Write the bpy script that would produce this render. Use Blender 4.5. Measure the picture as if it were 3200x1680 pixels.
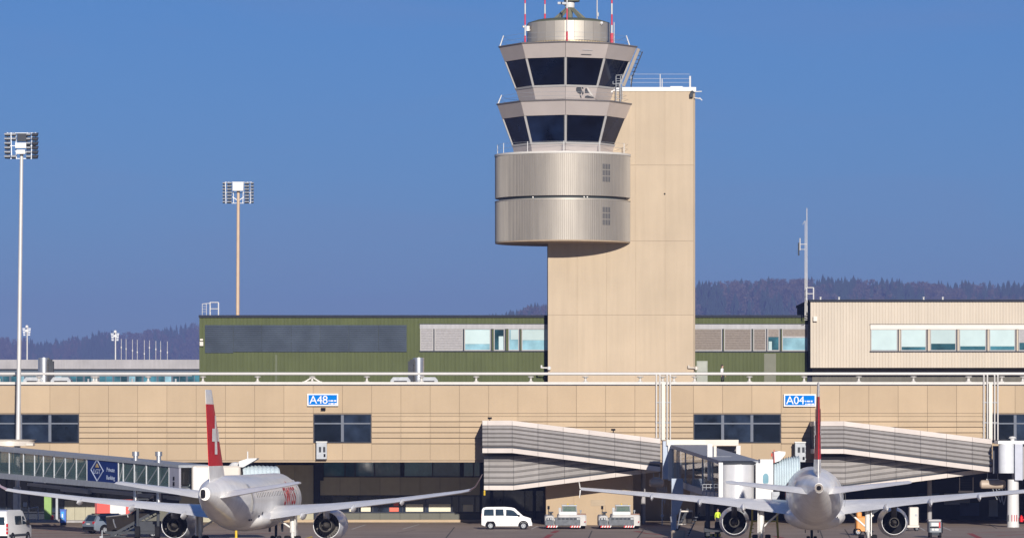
import bpy, bmesh, math, random
import numpy as np
from mathutils import Vector, Matrix
R = math.radians
random.seed(7); rng = np.random.default_rng(7)
scene = bpy.context.scene
COL = scene.collection
for o in list(bpy.data.objects): bpy.data.objects.remove(o)

# ------------------------------------------------------------------ camera, sky, sun, exposure
F, HOR, CX, HC = 13000.0, 1370.0, 1600.0, 8.0     # focal length and horizon of the 3200 px wide photograph, eye height
cam_d = bpy.data.cameras.new('camera'); cam = bpy.data.objects.new('camera', cam_d); COL.objects.link(cam)
cam.location = (0, 0, HC); cam.rotation_euler = (R(90), 0, 0)
cam_d.sensor_fit = 'HORIZONTAL'; cam_d.sensor_width = 36.0
cam_d.lens = 36.0 * F / 3200.0
cam_d.shift_y = (HOR - 840.0) / 3200.0
cam_d.clip_start = 1.0; cam_d.clip_end = 30000.0
scene.camera = cam

SUN_EL, SUN_AZ = R(16.0), R(7.8)                  # behind the camera, a little to its right
world = bpy.data.worlds.new('World'); scene.world = world; world.use_nodes = True
wn, wl = world.node_tree.nodes, world.node_tree.links
sky = wn.new('ShaderNodeTexSky'); sky.sky_type = 'NISHITA'; sky.sun_disc = False
sky.sun_elevation = SUN_EL; sky.sun_rotation = R(180.0) - SUN_AZ
sky.altitude = 4000.0; sky.air_density = 1.5; sky.dust_density = 0.0; sky.ozone_density = 10.0
bg = wn['Background']; bg.inputs['Strength'].default_value = 0.060
hs = wn.new('ShaderNodeHueSaturation'); hs.inputs['Saturation'].default_value = 1.0
tint = wn.new('ShaderNodeMix'); tint.data_type = 'RGBA'; tint.blend_type = 'MULTIPLY'; tint.inputs[0].default_value = 1.0
tint.inputs[7].default_value = (1.02, .965, .965, 1)
wl.new(sky.outputs[0], tint.inputs[6]); wl.new(tint.outputs[2], hs.inputs['Color'])
tc = wn.new('ShaderNodeTexCoord'); mpg = wn.new('ShaderNodeMapping'); mpg.inputs['Scale'].default_value = (7, 7, 34); mpg.inputs['Rotation'].default_value = (0, .06, 0)
cn = wn.new('ShaderNodeTexNoise'); cn.inputs['Scale'].default_value = 1.6; cn.inputs['Detail'].default_value = 5; cn.inputs['Distortion'].default_value = .5
cr = wn.new('ShaderNodeMapRange'); cr.inputs[1].default_value = .48; cr.inputs[2].default_value = .78; cr.inputs[3].default_value = 0.0; cr.inputs[4].default_value = .16
veil = wn.new('ShaderNodeMix'); veil.data_type = 'RGBA'; veil.inputs[7].default_value = (3.6, 3.5, 5.2, 1)      # thin high cirrus veil, all round the sky
wl.new(tc.outputs['Generated'], mpg.inputs['Vector']); wl.new(mpg.outputs[0], cn.inputs['Vector']); wl.new(cn.outputs[0], cr.inputs[0]); wl.new(cr.outputs[0], veil.inputs[0])
wl.new(tint.outputs[2], veil.inputs[6]); wl.new(veil.outputs[2], hs.inputs['Color']); wl.new(hs.outputs[0], bg.inputs['Color'])
sun_d = bpy.data.lights.new('sun', 'SUN'); sun_d.energy = 4.9; sun_d.angle = R(0.5); sun_d.color = (1.0, 0.93, 0.83)
sun = bpy.data.objects.new('sun', sun_d); COL.objects.link(sun)
to_sun = Vector((math.sin(SUN_AZ) * math.cos(SUN_EL), -math.cos(SUN_AZ) * math.cos(SUN_EL), math.sin(SUN_EL)))
sun.rotation_euler = to_sun.to_track_quat('Z', 'Y').to_euler()
scene.view_settings.view_transform = 'Standard'; scene.view_settings.look = 'None'
scene.view_settings.exposure = 0.42; scene.view_settings.gamma = 1.0
scene.view_settings.use_curve_mapping = False
scene.cycles.max_bounces = 6; scene.cycles.volume_bounces = 0; scene.cycles.transparent_max_bounces = 12

# ------------------------------------------------------------------ helpers
def X(px, D): return (px - CX) * D / F
def Z(py, D): return HC - (py - HOR) * D / F
def P(px, py, D): return Vector((X(px, D), D, Z(py, D)))

ORIG = {}
class MB:
    def __init__(s): s.v = []; s.f = []; s.mi = []; s.m = 0
    def add(s, vs, fs):
        b = len(s.v); s.v += [tuple(v) for v in vs]
        for f in fs: s.f.append([b + i for i in f]); s.mi.append(s.m)
        return s
    def box2(s, x0, x1, y0, y1, z0, z1):
        v = [(x, y, z) for z in (z0, z1) for y in (y0, y1) for x in (x0, x1)]
        return s.add(v, [(0,2,3,1),(4,5,7,6),(0,1,5,4),(2,6,7,3),(0,4,6,2),(1,3,7,5)])
    def box(s, c, d, rz=0.0):
        v = []
        ca, sa = math.cos(rz), math.sin(rz)
        for k in (-.5, .5):
            for j in (-.5, .5):
                for i in (-.5, .5):
                    a, b = i * d[0], j * d[1]
                    v.append((c[0] + a * ca - b * sa, c[1] + a * sa + b * ca, c[2] + k * d[2]))
        return s.add(v, [(0,2,3,1),(4,5,7,6),(0,1,5,4),(2,6,7,3),(0,4,6,2),(1,3,7,5)])
    def bev(s, x0, x1, y0, y1, z0, z1, b):          # box with its four vertical and top edges chamfered
        r = lambda i: [(x0+b+i,y0+i),(x1-b-i,y0+i),(x1-i,y0+b+i),(x1-i,y1-b-i),(x1-b-i,y1-i),(x0+b+i,y1-i),(x0+i,y1-b-i),(x0+i,y0+b+i)]
        rings = [[(x,y,z0) for x,y in r(0)], [(x,y,z1-b) for x,y in r(0)], [(x,y,z1) for x,y in r(b*.8)]]
        return s.loft(rings)
    def pbox(s, x0, y0, x1, y1, D, t):              # front face seen at photo px x0..x1, y0..y1 at distance D, t thick
        return s.box2(X(x0, D), X(x1, D), D, D + t, Z(y1, D), Z(y0, D))
    def quad(s, a, b, c, d): return s.add([a, b, c, d], [(0,1,2,3)])
    def tube(s, p0, p1, r0, r1=None, n=8):
        r1 = r0 if r1 is None else r1
        p0, p1 = Vector(p0), Vector(p1); d = (p1 - p0).normalized()
        u = d.orthogonal().normalized(); w = d.cross(u)
        r = [[p + (u * math.cos(2*math.pi*i/n) + w * math.sin(2*math.pi*i/n)) * q for i in range(n)] for p, q in ((p0, r0), (p1, r1))]
        return s.loft(r)
    def path(s, pts, r, n=6):
        for a, b in zip(pts, pts[1:]): s.tube(a, b, r, n=n)
        return s
    def beam(s, p0, p1, w, h):
        p0, p1 = Vector(p0), Vector(p1); d = (p1 - p0).normalized()
        side = d.cross(Vector((0,0,1)))
        if side.length < 1e-4: side = Vector((1,0,0))
        side.normalize(); up = side.cross(d).normalized()
        r = [[p + side*(a*w/2) + up*(b*h/2) for a, b in ((-1,-1),(1,-1),(1,1),(-1,1))] for p in (p0, p1)]
        return s.loft(r)
    def loft(s, rings, cap=True, closed=True):
        n = len(rings[0]); b = len(s.v)
        for r in rings: s.v += [tuple(p) for p in r]
        for k in range(len(rings) - 1):
            for i in range(n if closed else n - 1):
                j = (i + 1) % n
                s.f.append([b+k*n+i, b+k*n+j, b+(k+1)*n+j, b+(k+1)*n+i]); s.mi.append(s.m)
        if cap and closed:
            s.f.append([b + i for i in range(n)][::-1]); s.mi.append(s.m)
            s.f.append([b + (len(rings)-1)*n + i for i in range(n)]); s.mi.append(s.m)
        return s
    def lathe(s, prof, o, axis='z', n=24, cap=True):
        rings = []
        for r, a in prof:
            ring = []
            for i in range(n):
                t = 2*math.pi*i/n; c, q = r*math.cos(t), r*math.sin(t)
                ring.append({'z': (o[0]+c, o[1]+q, o[2]+a), 'y': (o[0]+c, o[1]+a, o[2]+q), 'x': (o[0]+a, o[1]+c, o[2]+q)}[axis])
            rings.append(ring)
        return s.loft(rings, cap=cap)
    def prism(s, poly, y0, y1):                     # poly in x,z, extruded along y
        return s.loft([[(x, y0, z) for x, z in poly], [(x, y1, z) for x, z in poly]])
    def prismz(s, poly, z0, z1):
        return s.loft([[(x, y, z0) for x, y in poly], [(x, y, z1) for x, y in poly]])
    def mesh(s, name, mats, smooth=0, pivot=None):
        if not isinstance(mats, (list, tuple)): mats = [mats]
        a = np.array(s.v, float)
        pv = Vector((a.min(0) + a.max(0)) / 2) if pivot is None else Vector(pivot)
        me = bpy.data.meshes.new(name)
        me.from_pydata((a - np.array(pv)).tolist(), [], s.f)
        for m in mats: me.materials.append(m)
        if len(mats) > 1: me.polygons.foreach_set('material_index', s.mi)
        bm = bmesh.new(); bm.from_mesh(me); bmesh.ops.recalc_face_normals(bm, faces=bm.faces); bm.to_mesh(me); bm.free()
        if smooth:
            me.polygons.foreach_set('use_smooth', [True]*len(me.polygons)); me.set_sharp_from_angle(angle=R(smooth))
        return me, pv
    def build(s, name, mats, parent=None, smooth=0, **kw):
        me, pv = s.mesh(name, mats, smooth)
        return link(name, me, pv, parent, **kw)

def link(name, me, pv, parent=None, rot=None, **kw):
    o = bpy.data.objects.new(name, me); COL.objects.link(o)
    if parent is not None:
        o.parent = parent; o.location = Vector(pv) - ORIG[parent.name]
    else: o.location = pv
    if rot: o.rotation_euler = rot
    ORIG[o.name] = Vector(pv)
    for k, v in kw.items(): o[{'cat': 'category'}.get(k, k)] = v
    return o
def thing(name, label, cat, loc, rz=0.0, group=None, local=False):
    o = bpy.data.objects.new(name, None); COL.objects.link(o); o.location = loc; o.rotation_euler = (0, 0, rz)
    o.empty_display_size = .5
    o['label'] = label; o['category'] = cat
    if group: o['group'] = group
    ORIG[o.name] = Vector((0,0,0)) if local else Vector(loc)
    return o
def dup(root, loc, label, rz=None):
    def cp(o, par):
        c = o.copy(); COL.objects.link(c)
        if par is not None: c.parent = par
        for ch in list(o.children): cp(ch, c)
        return c
    kids = list(root.children)
    r = root.copy(); COL.objects.link(r); r.location = loc
    if rz is not None: r.rotation_euler = (0, 0, rz)
    r['label'] = label
    for k in kids: cp(k, r)
    return r
def text_obj(txt, size, mat, name, parent, at, extrude=.01, space=1.0, align='CENTER', sx=1.0, **kw):
    cu = bpy.data.curves.new(name, 'FONT'); cu.body = txt; cu.size = size; cu.align_x = align; cu.align_y = 'CENTER'
    cu.extrude = extrude; cu.space_character = space; cu.resolution_u = 3
    t = bpy.data.objects.new(name + '_tmp', cu); COL.objects.link(t)
    dg = bpy.context.evaluated_depsgraph_get(); me = bpy.data.meshes.new_from_object(t.evaluated_get(dg))
    bpy.data.objects.remove(t)
    for v in me.vertices: v.co = Vector((v.co.x*sx, -v.co.z, v.co.y))
    me.materials.clear(); me.materials.append(mat)
    if parent == 'mesh': return me
    return link(name, me, at, parent, **kw)

# ------------------------------------------------------------------ materials
def M(name, col, rough=.6, metal=0.0, var=.07, scale=1.5, streak=0.0, bump=0.0, bscale=20., ovar=0.0, coat=0.0, spec=None, alpha=None):
    m = bpy.data.materials.new(name); m.use_nodes = True
    n, l = m.node_tree.nodes, m.node_tree.links; p = n['Principled BSDF']
    p.inputs['Roughness'].default_value = rough; p.inputs['Metallic'].default_value = metal
    if coat: p.inputs['Coat Weight'].default_value = coat; p.inputs['Coat Roughness'].default_value = .08
    if spec is not None: p.inputs['Specular IOR Level'].default_value = spec
    if alpha is not None: p.inputs['Alpha'].default_value = alpha
    p.inputs['Base Color'].default_value = (*col, 1)
    if not (var or streak or ovar or bump): return m
    g = n.new('ShaderNodeNewGeometry'); cur = None
    def term(sock, lo, hi):
        nonlocal cur
        mr = n.new('ShaderNodeMapRange'); l.new(sock, mr.inputs[0])
        mr.inputs[1].default_value = .3; mr.inputs[2].default_value = .7; mr.inputs[3].default_value = lo; mr.inputs[4].default_value = hi
        if cur is None: cur = mr.outputs[0]
        else:
            k = n.new('ShaderNodeMath'); k.operation = 'MULTIPLY'; l.new(cur, k.inputs[0]); l.new(mr.outputs[0], k.inputs[1]); cur = k.outputs[0]
    if var:
        t = n.new('ShaderNodeTexNoise'); t.inputs['Scale'].default_value = scale; t.inputs['Detail'].default_value = 5
        l.new(g.outputs['Position'], t.inputs['Vector']); term(t.outputs[0], 1-var, 1+var)
    if streak:
        mp = n.new('ShaderNodeMapping'); mp.inputs['Scale'].default_value = (2.2, 2.2, .12); l.new(g.outputs['Position'], mp.inputs['Vector'])
        t = n.new('ShaderNodeTexNoise'); t.inputs['Scale'].default_value = 1.3; t.inputs['Detail'].default_value = 4
        l.new(mp.outputs[0], t.inputs['Vector']); term(t.outputs[0], 1-streak, 1+streak*.4)
    if ovar:
        oi = n.new('ShaderNodeObjectInfo'); term(oi.outputs['Random'], 1-ovar, 1+ovar)
    if cur is not None:
        mx = n.new('ShaderNodeVectorMath'); mx.operation = 'SCALE'; mx.inputs[0].default_value = col
        l.new(cur, mx.inputs['Scale']); l.new(mx.outputs[0], p.inputs['Base Color'])
    if bump:
        t = n.new('ShaderNodeTexNoise'); t.inputs['Scale'].default_value = bscale; l.new(g.outputs['Position'], t.inputs['Vector'])
        b = n.new('ShaderNodeBump'); b.inputs['Strength'].default_value = bump; b.inputs['Distance'].default_value = .05
        l.new(t.outputs[0], b.inputs['Height']); l.new(b.outputs[0], p.inputs['Normal'])
    return m

concrete = M('beige_concrete', (.415,.318,.215), .9, var=.045, scale=.35, streak=.022, ovar=.035, bump=.3, spec=.2)
tower_conc = M('tower_concrete', (.435,.352,.258), .9, var=.06, scale=.22, streak=.05, ovar=.025, bump=.3, spec=.2)
conc_dark = M('brown_concrete', (.34,.26,.18), .9)
grey_conc = M('grey_concrete', (.33,.32,.33), .9, var=.12, scale=.5, streak=.1)
coping_m = M('roof_coping_white', (.52,.50,.47), .6, var=.04)
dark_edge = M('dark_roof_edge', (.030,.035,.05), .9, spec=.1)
olive = M('olive_corrugated_metal', (.080,.096,.040), .75, spec=.2, var=.06, scale=.4, streak=.12)
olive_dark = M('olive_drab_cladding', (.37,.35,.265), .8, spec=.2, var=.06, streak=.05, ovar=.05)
cream_m = M('cream_corrugated_metal', (.50,.44,.365), .65, spec=.25, var=.03, scale=.3, streak=.06)
louvre_m = M('slate_louvre', (.055,.07,.095), .85, spec=.15, var=.15, scale=.6, ovar=.06)
shutter_m = M('grey_shutter_box', (.28,.28,.30), .5, var=.05, streak=.15)
blind_m = M('aluminium_blind', (.33,.32,.33), .7, spec=.2, var=.1, scale=6.)
blind_b = M('brown_grey_blind', (.22,.19,.17), .7, spec=.2, var=.12, scale=6.)
white_blind = M('pale_fabric_blind', (.40,.50,.51), .8, var=.05, scale=.8, spec=.2, ovar=.07)
cream_blind = M('cream_fabric_blind', (.66,.62,.47), .6, var=.05)
glass_dark = M('dark_window_glass', (.009,.014,.026), .06, var=.8, scale=.7, spec=.35, ovar=.6)  # mottled tone, different on each pane, painted in to imitate varied reflections
glass_navy = M('navy_window_glass', (.003,.006,.016), .05, var=.8, scale=.5, spec=.22, ovar=.6)  # same mottling and per-pane tone, imitating reflections in the colour
glass_teal = M('teal_window_glass', (.03,.10,.13), .06, var=.6, scale=.6, spec=.6, ovar=.4)  # colour brightened and mottled to imitate reflections in the glass band
glass_pale = M('pale_blue_window_glass', (.20,.36,.43), .1, var=.3, scale=.8, spec=.6)
glass_thru = M('see_through_tinted_glass', (.10,.19,.18), .04, var=.3, scale=.6, spec=.7, alpha=.38)
frame_w = M('pale_window_frame', (.36,.35,.345), .65, spec=.3, var=.04)
frame_d = M('dark_window_frame', (.045,.05,.065), .85, spec=.15, var=.05)
frame_g = M('grey_window_frame', (.13,.145,.18), .7, spec=.2, var=.05)
drum_m = M('ribbed_bronze_grey_metal', (.31,.283,.252), .55, metal=.45, var=.04, scale=.4, streak=.12)
cab_m = M('taupe_metal_fascia', (.52,.465,.44), .4, metal=.35, var=.04, scale=.6, ovar=.05)
pent_m = M('warm_silver_metal', (.42,.385,.335), .5, metal=.45, var=.05, scale=.8)
groove_m = M('shadow_gap_metal', (.05,.06,.06), .5)
silver = M('brushed_silver', (.62,.62,.63), .3, metal=.85, var=.05, streak=.08)
galv = M('galvanised_steel', (.33,.35,.38), .6, metal=.25, var=.1, scale=3.)
steel_d = M('dark_steel', (.055,.06,.07), .8, spec=.15, var=.1)
white = M('white_paint', (.60,.595,.585), .4, var=.03)
white_warm = M('warm_white_paint', (.54,.495,.44), .4, var=.05, scale=.8)
rail_white = M('white_pipe_paint', (.50,.485,.47), .35, var=.03)
slat_grey = M('grey_ribbed_cladding', (.29,.275,.27), .65, spec=.3, var=.05, scale=.8, streak=.08, ovar=.05)
band_pink = M('pale_fascia_band', (.53,.475,.445), .65, var=.06, scale=.8, ovar=.04)
red = M('red_paint', (.60,.010,.015), .5, var=.05, spec=.25)
red_pole = M('red_pole_paint', (.50,.03,.06), .5, var=.08)
blue_sign = M('blue_sign_face', (.0,.15,.52), .9, var=.04, spec=.1)
blue_ad = M('navy_advert_panel', (.010,.03,.15), .8, spec=.15, var=.05)
ad_gold = M('gold_print', (.42,.30,.12), .5)
ad_pale = M('pale_blue_print', (.45,.52,.68), .5)
yellow = M('yellow_paint', (.62,.42,.02), .5, var=.12, scale=3.)
hivis = M('hi_vis_yellow_cloth', (.55,.72,.04), .8)
orange = M('orange_paint', (.62,.25,.05), .5, var=.1)
orange_red = M('orange_red_plastic', (.62,.09,.04), .5)
lime = M('lime_green_paint', (.22,.36,.10), .6, var=.06)
cyan = M('bright_blue_panel', (.02,.30,.68), .35, var=.1)
rubber = M('tyre_rubber', (.016,.016,.018), .95, var=.1, spec=.1)
black = M('black_plastic', (.010,.010,.013), .9, spec=.1)
plane_white = M('aircraft_white_paint', (.86,.845,.82), .35, var=.08, scale=.8, streak=.07, coat=.2)
plane_grey = M('aircraft_grey_paint', (.60,.61,.64), .35, var=.06, scale=1.2, coat=.2)
cowl_m = M('engine_cowl_paint', (.74,.75,.79), .3, metal=.0, var=.05, coat=.2)
duct_m = M('engine_duct_dark', (.012,.012,.015), .9, spec=.1, var=.2)
core_m = M('engine_core_metal', (.085,.078,.072), .65, metal=.2, var=.2)
car_white = M('vehicle_white_paint', (.76,.76,.76), .3, var=.02, coat=.4)
car_silver = M('vehicle_silver_paint', (.20,.24,.29), .35, metal=.3, var=.03, coat=.4)
car_glass = M('vehicle_glass', (.02,.035,.05), .05, var=.3, scale=2., spec=.6)
tug_grey = M('tractor_grey_paint', (.13,.14,.155), .8, spec=.2, var=.2, scale=4.)
lamp_red = M('tail_lamp_red', (.45,.01,.015), .25, var=0)
lamp_clear = M('headlamp_clear', (.55,.57,.58), .15, metal=.3, var=0)
canopy_m = M('pale_blue_bellows_fabric', (.50,.58,.62), .7, var=.05)
skin_m = M('skin', (.45,.28,.20), .6, var=.03)
cloth_dark = M('dark_cloth', (.02,.022,.03), .9)
cloth_white = M('white_cloth', (.65,.65,.66), .9)
hair_m = M('dark_hair', (.03,.02,.015), .7)
lamp_grey = M('floodlight_housing', (.48,.50,.54), .4, metal=.3, var=.08)
lamp_face = M('floodlight_underside', (.02,.023,.03), .8, spec=.2)
mast_white = M('mast_white_galvanised', (.52,.51,.50), .45, metal=.15, var=.04)
mast_tan = M('mast_tan', (.50,.37,.26), .55, var=.05)
tank_m = M('beige_drum_paint', (.42,.34,.27), .5, var=.12, scale=2.)
olive_grey = M('radar_support_grey', (.13,.135,.10), .8, var=.08)

asphalt = M('apron_concrete', (.28,.218,.178), .85, var=.16, scale=.16, bump=.35, bscale=8.)
n_, l_ = asphalt.node_tree.nodes, asphalt.node_tree.links
line_red = M('worn_red_marking', (.30,.035,.035), .8, var=.35, scale=1.2)
line_white = M('worn_white_marking', (.50,.48,.46), .8, var=.3, scale=1.5)
line_yellow = M('worn_yellow_marking', (.50,.36,.05), .8, var=.3, scale=1.5)
grass_m = M('hill_grass', (.06,.075,.035), .95, var=.3, scale=.01)
conifer_m = M('conifer_needles', (.014,.034,.026), .95, var=.35, scale=.05)
bare_m = M('bare_winter_twigs', (.07,.055,.045), .95, var=.35, scale=.05)
# ------------------------------------------------------------------ ground and markings
DT = 385.3                                    # terminal front
mb = MB()
mb.add([(-2900,-550,0),(2900,-550,0),(2900,10500,0),(-2900,10500,0)], [(0,1,2,3)])
mb.build('ground', asphalt, kind='structure')
def strip(p0, p1, w, z=.004):
    p0, p1 = Vector((p0[0], p0[1], z)), Vector((p1[0], p1[1], z)); d = (p1-p0).normalized(); s = Vector((-d.y, d.x, 0))*w/2
    return [p0-s, p1-s, p1+s, p0+s]
def G(px, py):                                 # ground point under a photo pixel
    D = HC*F/(py-HOR); return (X(px, D), D)
def marking(name, m, segs, w):
    b = MB()
    for a, c in segs: b.quad(*strip(a, c, w))
    b.build(name, m, kind='structure')
marking('red_marking', line_red, [(G(1742,1656),G(1727,1664)),(G(1722,1668),G(1700,1683)),(G(1985,1658),G(2010,1662)),(G(2010,1664),G(2075,1670)),(G(3030,1665),G(3075,1686)),
        (G(3040,1663),G(3210,1660)),(G(3115,1672),G(3215,1668)),(G(2140,1676),G(2330,1672)),(G(2000,1676),G(2130,1680)),(G(2420,1674),G(2500,1690))], .5)
marking('red_marking', line_red, [(G(100,1657),G(330,1652)),(G(95,1665),G(420,1661)),(G(90,1674),G(500,1670)),(G(100,1684),G(640,1679)),(G(600,1668),G(900,1664))], .55)
marking('white_marking', line_white, [(G(1100,1652),G(1142,1638)),(G(1258,1652),G(1310,1637)),(G(1480,1652),G(1520,1650)),(G(1660,1652),G(1680,1642)),(G(2876,1648),G(2890,1656)),(G(2945,1645),G(2972,1656)),(G(3155,1674),G(3215,1676))], .16)
marking('tar_joint', M('tar_joint', (.07,.06,.055), .9, var=.4, scale=.4), [(G(2010,1655),G(1990,1682)),(G(900,1648),G(3200,1645)),(G(1420,1646),G(1385,1690)),(G(1850,1656),G(1835,1690)),(G(2560,1650),G(2575,1690)),(G(200,1664),G(1500,1671)),(G(1240,1664),G(1300,1654)),(G(2640,1652),G(2660,1684)),(G(3090,1636),G(3115,1650))], .12)
# kerb in front of the recessed ground floor
DR = DT + 15.2
b = MB(); b.box2(X(860,DR-.9), X(1690,DR-.9), DR-.9, DR, 0, .24); b.build('kerb', concrete, kind='structure')
b = MB(); b.box2(X(-200,DR-2), X(300,DR-2), DR-2.4, DR, 0, .2); b.build('kerb', grey_conc, kind='structure')

# ------------------------------------------------------------------ hills and woods far behind
def interp(tab, x):
    return float(np.interp(x, [t[0] for t in tab], [t[1] for t in tab]))
def hill(name, D, prof, depth, tree_h, x0, x1, step, foot):
    # ridge line given as (px, py at D); the slope runs from the foot (nearer) up to the ridge and down again
    nx = int((x1-x0)/step)
    xs = np.linspace(x0, x1, nx)
    def ridge(px): return max(2.0, Z(interp(prof, px), D) - tree_h*.8)
    vs, fs, ny = [], [], 9
    for j in range(ny):
        t = j/(ny-1)
        for px in xs:
            h = ridge(px); y = D + depth*(t-.62)
            k = math.sin(min(1, t/.62)*math.pi/2) if t < .62 else math.cos((t-.62)/.38*math.pi/2*.8)
            vs.append((X(px, D), y, foot + (h-foot)*k - (3 if j == 0 else 0)))
    for j in range(ny-1):
        for i in range(nx-1): fs.append((j*nx+i, j*nx+i+1, (j+1)*nx+i+1, (j+1)*nx+i))
    b = MB(); b.add(vs, fs); b.build(name, grass_m, smooth=60, kind='structure')
    def height(px, t):
        h = ridge(px); return foot + (h-foot)*(math.sin(min(1, t/.62)*math.pi/2) if t < .62 else math.cos((t-.62)/.38*math.pi/2*.8))
    return height
def conifer(h):
    v, f = [], []
    n, tiers = 7, 6
    for k in range(tiers):
        z0 = h*(.10 + .80*k/tiers); z1 = min(h, z0 + h*.30); r = h*.19*(1 - k/tiers*.80)
        b = len(v); a0 = random.random()*6
        for i in range(n*2):
            a = a0 + math.pi*i/n; q = r*(random.uniform(.85,1.2) if i % 2 == 0 else .45)
            v.append((q*math.cos(a), q*math.sin(a), z0 + (0 if i % 2 == 0 else h*.03)))
        v.append((0, 0, z1))
        for i in range(n*2): f.append((b+i, b+(i+1) % (n*2), b+2*n))
    return np.array(v), f
def bare_tree(h):
    v, f = [], []
    def tri(p, q, w): 
        b = len(v); d = np.array([random.gauss(0,1) for _ in range(3)]); d /= np.linalg.norm(d)
        v.extend([p - d*w, p + d*w, q]); f.append((b, b+1, b+2))
    for i in range(6):
        a = random.random()*6.28; top = np.array([math.cos(a)*h*.2, math.sin(a)*h*.2, h*random.uniform(.65,1)])
        tri(np.array([0,0,0.]), top, h*.012)
    for i in range(110):
        a = random.random()*6.28; u = random.random()**.5*h*.24; z = h*random.uniform(.35, .97); u *= (1 - abs(z/h-.62)*1.5)
        p = np.array([math.cos(a)*u, math.sin(a)*u, z])
        b = len(v); e = h*.055
        q1 = p + np.array([random.uniform(-e,e) for _ in range(3)])*1.3; q2 = p + np.array([random.uniform(-e,e), random.uniform(-e,e), random.uniform(0,2*e)])*1.3
        v.extend([p, q1, q2]); f.append((b, b+1, b+2))
    return np.array(v), f
protos_c = [conifer(1.0) for _ in range(5)]; protos_b = [bare_tree(1.0) for _ in range(5)]
def wood(name, m, protos, spots):
    V, FF, off = [], [], 0
    for (x, y, z, h) in spots:
        pv, pf = random.choice(protos); a = random.random()*6.28
        w = h*random.uniform(.85, 1.2)
        q = np.empty_like(pv); q[:,0] = (pv[:,0]*math.cos(a)-pv[:,1]*math.sin(a))*w + x; q[:,1] = (pv[:,0]*math.sin(a)+pv[:,1]*math.cos(a))*w + y; q[:,2] = pv[:,2]*h + z
        V.append(q); FF += [tuple(i+off for i in t) for t in pf]; off += len(pv)
    me = bpy.data.meshes.new(name); me.from_pydata(np.concatenate(V).tolist(), [], FF); me.materials.append(m)
    o = bpy.data.objects.new(name, me); COL.objects.link(o); o['kind'] = 'stuff'; return o
PROF_R = [(1200,1010),(1500,998),(1590,974),(1650,955),(1712,940),(1800,915),(2000,892),(2175,884),(2300,874),(2420,868),(2560,866),(2700,872),(2850,876),(3000,882),(3200,886),(3500,900)]
PROF_L = [(-300,1060),(0,1046),(70,1048),(145,1064),(217,1052),(310,1034),(435,1032),(528,1015),(621,1000),(760,992),(900,996),(1200,1010),(1400,1025)]
DHR, DHL = 6000.0, 8000.0
hr = hill('hill', DHR, PROF_R, 1200, 44, 1300, 4400, 22, 0)
hl = hill('hill', DHL, PROF_L, 1400, 44, -1000, 1500, 22, 0)
def scatter(height, D, depth, x0, x1, n, hmin, hmax, prof):
    c, bt = [], []
    for i in range(n):
        px = random.uniform(x0, x1); t = random.uniform(.06, .70)**.8
        z = height(px, t); h = random.uniform(hmin, hmax)
        patch = math.sin(px*.013+t*9)+math.sin(px*.031+1.3+t*4)+random.gauss(0,.7)
        spot = (X(px, D), D + depth*(t-.62), z-.5, h)
        if patch > .15: c.append(spot)
        else: bt.append((spot[0], spot[1], spot[2], h*.85))
    return c, bt
c1, b1 = scatter(hr, DHR, 1200, 1320, 4380, 9600, 15, 41, PROF_R)
c2, b2 = scatter(hl, DHL, 1400, -980, 1450, 5900, 14, 39, PROF_L)
wood('conifer_wood', conifer_m, protos_c, c1); wood('bare_wood', bare_m, protos_b, b1)
wood('conifer_wood', conifer_m, protos_c, c2); wood('bare_wood', bare_m, protos_b, b2)

# ------------------------------------------------------------------ terminal building
X0, X1 = X(-420, DT), X(3640, DT)
term = thing('terminal_building', 'long low beige concrete terminal with ribbed band, dark windows and overhanging upper floor', 'terminal', (0, DT+20, 0))
zr, zs = Z(1200, DT), Z(1436, DT)
b = MB(); b.box2(X0, X1, DT+.16, DT+90, zs+.02, zr-.05); b.build('upper_floor', conc_dark, term)
b = MB(); b.box2(X0-.2, X1+.2, DT-.05, DT+.5, zr-.02, Z(1192.5, DT)); b.build('coping', coping_m, term)
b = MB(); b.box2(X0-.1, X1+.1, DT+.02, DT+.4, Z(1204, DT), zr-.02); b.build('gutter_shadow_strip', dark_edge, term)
BW, B0 = 91.4, 156.0
def bx(k): return X(B0 + BW*k, DT)
bw = bx(1)-bx(0)
def piece(x0, x1, y0, y1, z0, z1, name, m):
    q = MB(); q.box2(x0, x1, y0, y1, z0, z1); return q.mesh(name, m)
up_me, pv_u = piece(.012, bw-.012, DT, DT+.16, Z(1290,DT), Z(1204.2,DT), 'upper_panel', concrete)
lo_me, pv_l = piece(.012, bw-.012, DT, DT+.16, zs, Z(1386.5,DT), 'lower_panel', concrete)
fil_me, pv_f = piece(.012, bw-.012, DT+.02, DT+.16, Z(1299.5,DT), Z(1291,DT), 'upper_panel', concrete)
q = MB(); zt, zb = Z(1300.5,DT), Z(1316.6,DT)
q.loft([[(x, DT+.15, zt),(x, DT+.06, zt),(x, DT-.055, zb+.10),(x, DT-.055, zb+.035),(x, DT+.15, zb+.035)] for x in (.012, bw-.012)])
rib_me, pv_r = q.mesh('rib', concrete)
RIBS = [1300.5+17.2*i for i in range(5)]
WIN = [(-6,0),(9,10),(22,24),(32,38)]
def in_win(k): return any(a <= k <= c for a, c in WIN)
for k in range(-6, 38):
    o = Vector((bx(k), 0, 0))
    link('upper_panel', up_me, pv_u+o, term); link('lower_panel', lo_me, pv_l+o, term)
    if in_win(k): continue
    link('upper_panel', fil_me, pv_f+o, term)
    for ry in RIBS: link('rib', rib_me, pv_r+o-Vector((0,0,(ry-1300.5)*DT/F)), term)
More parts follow.
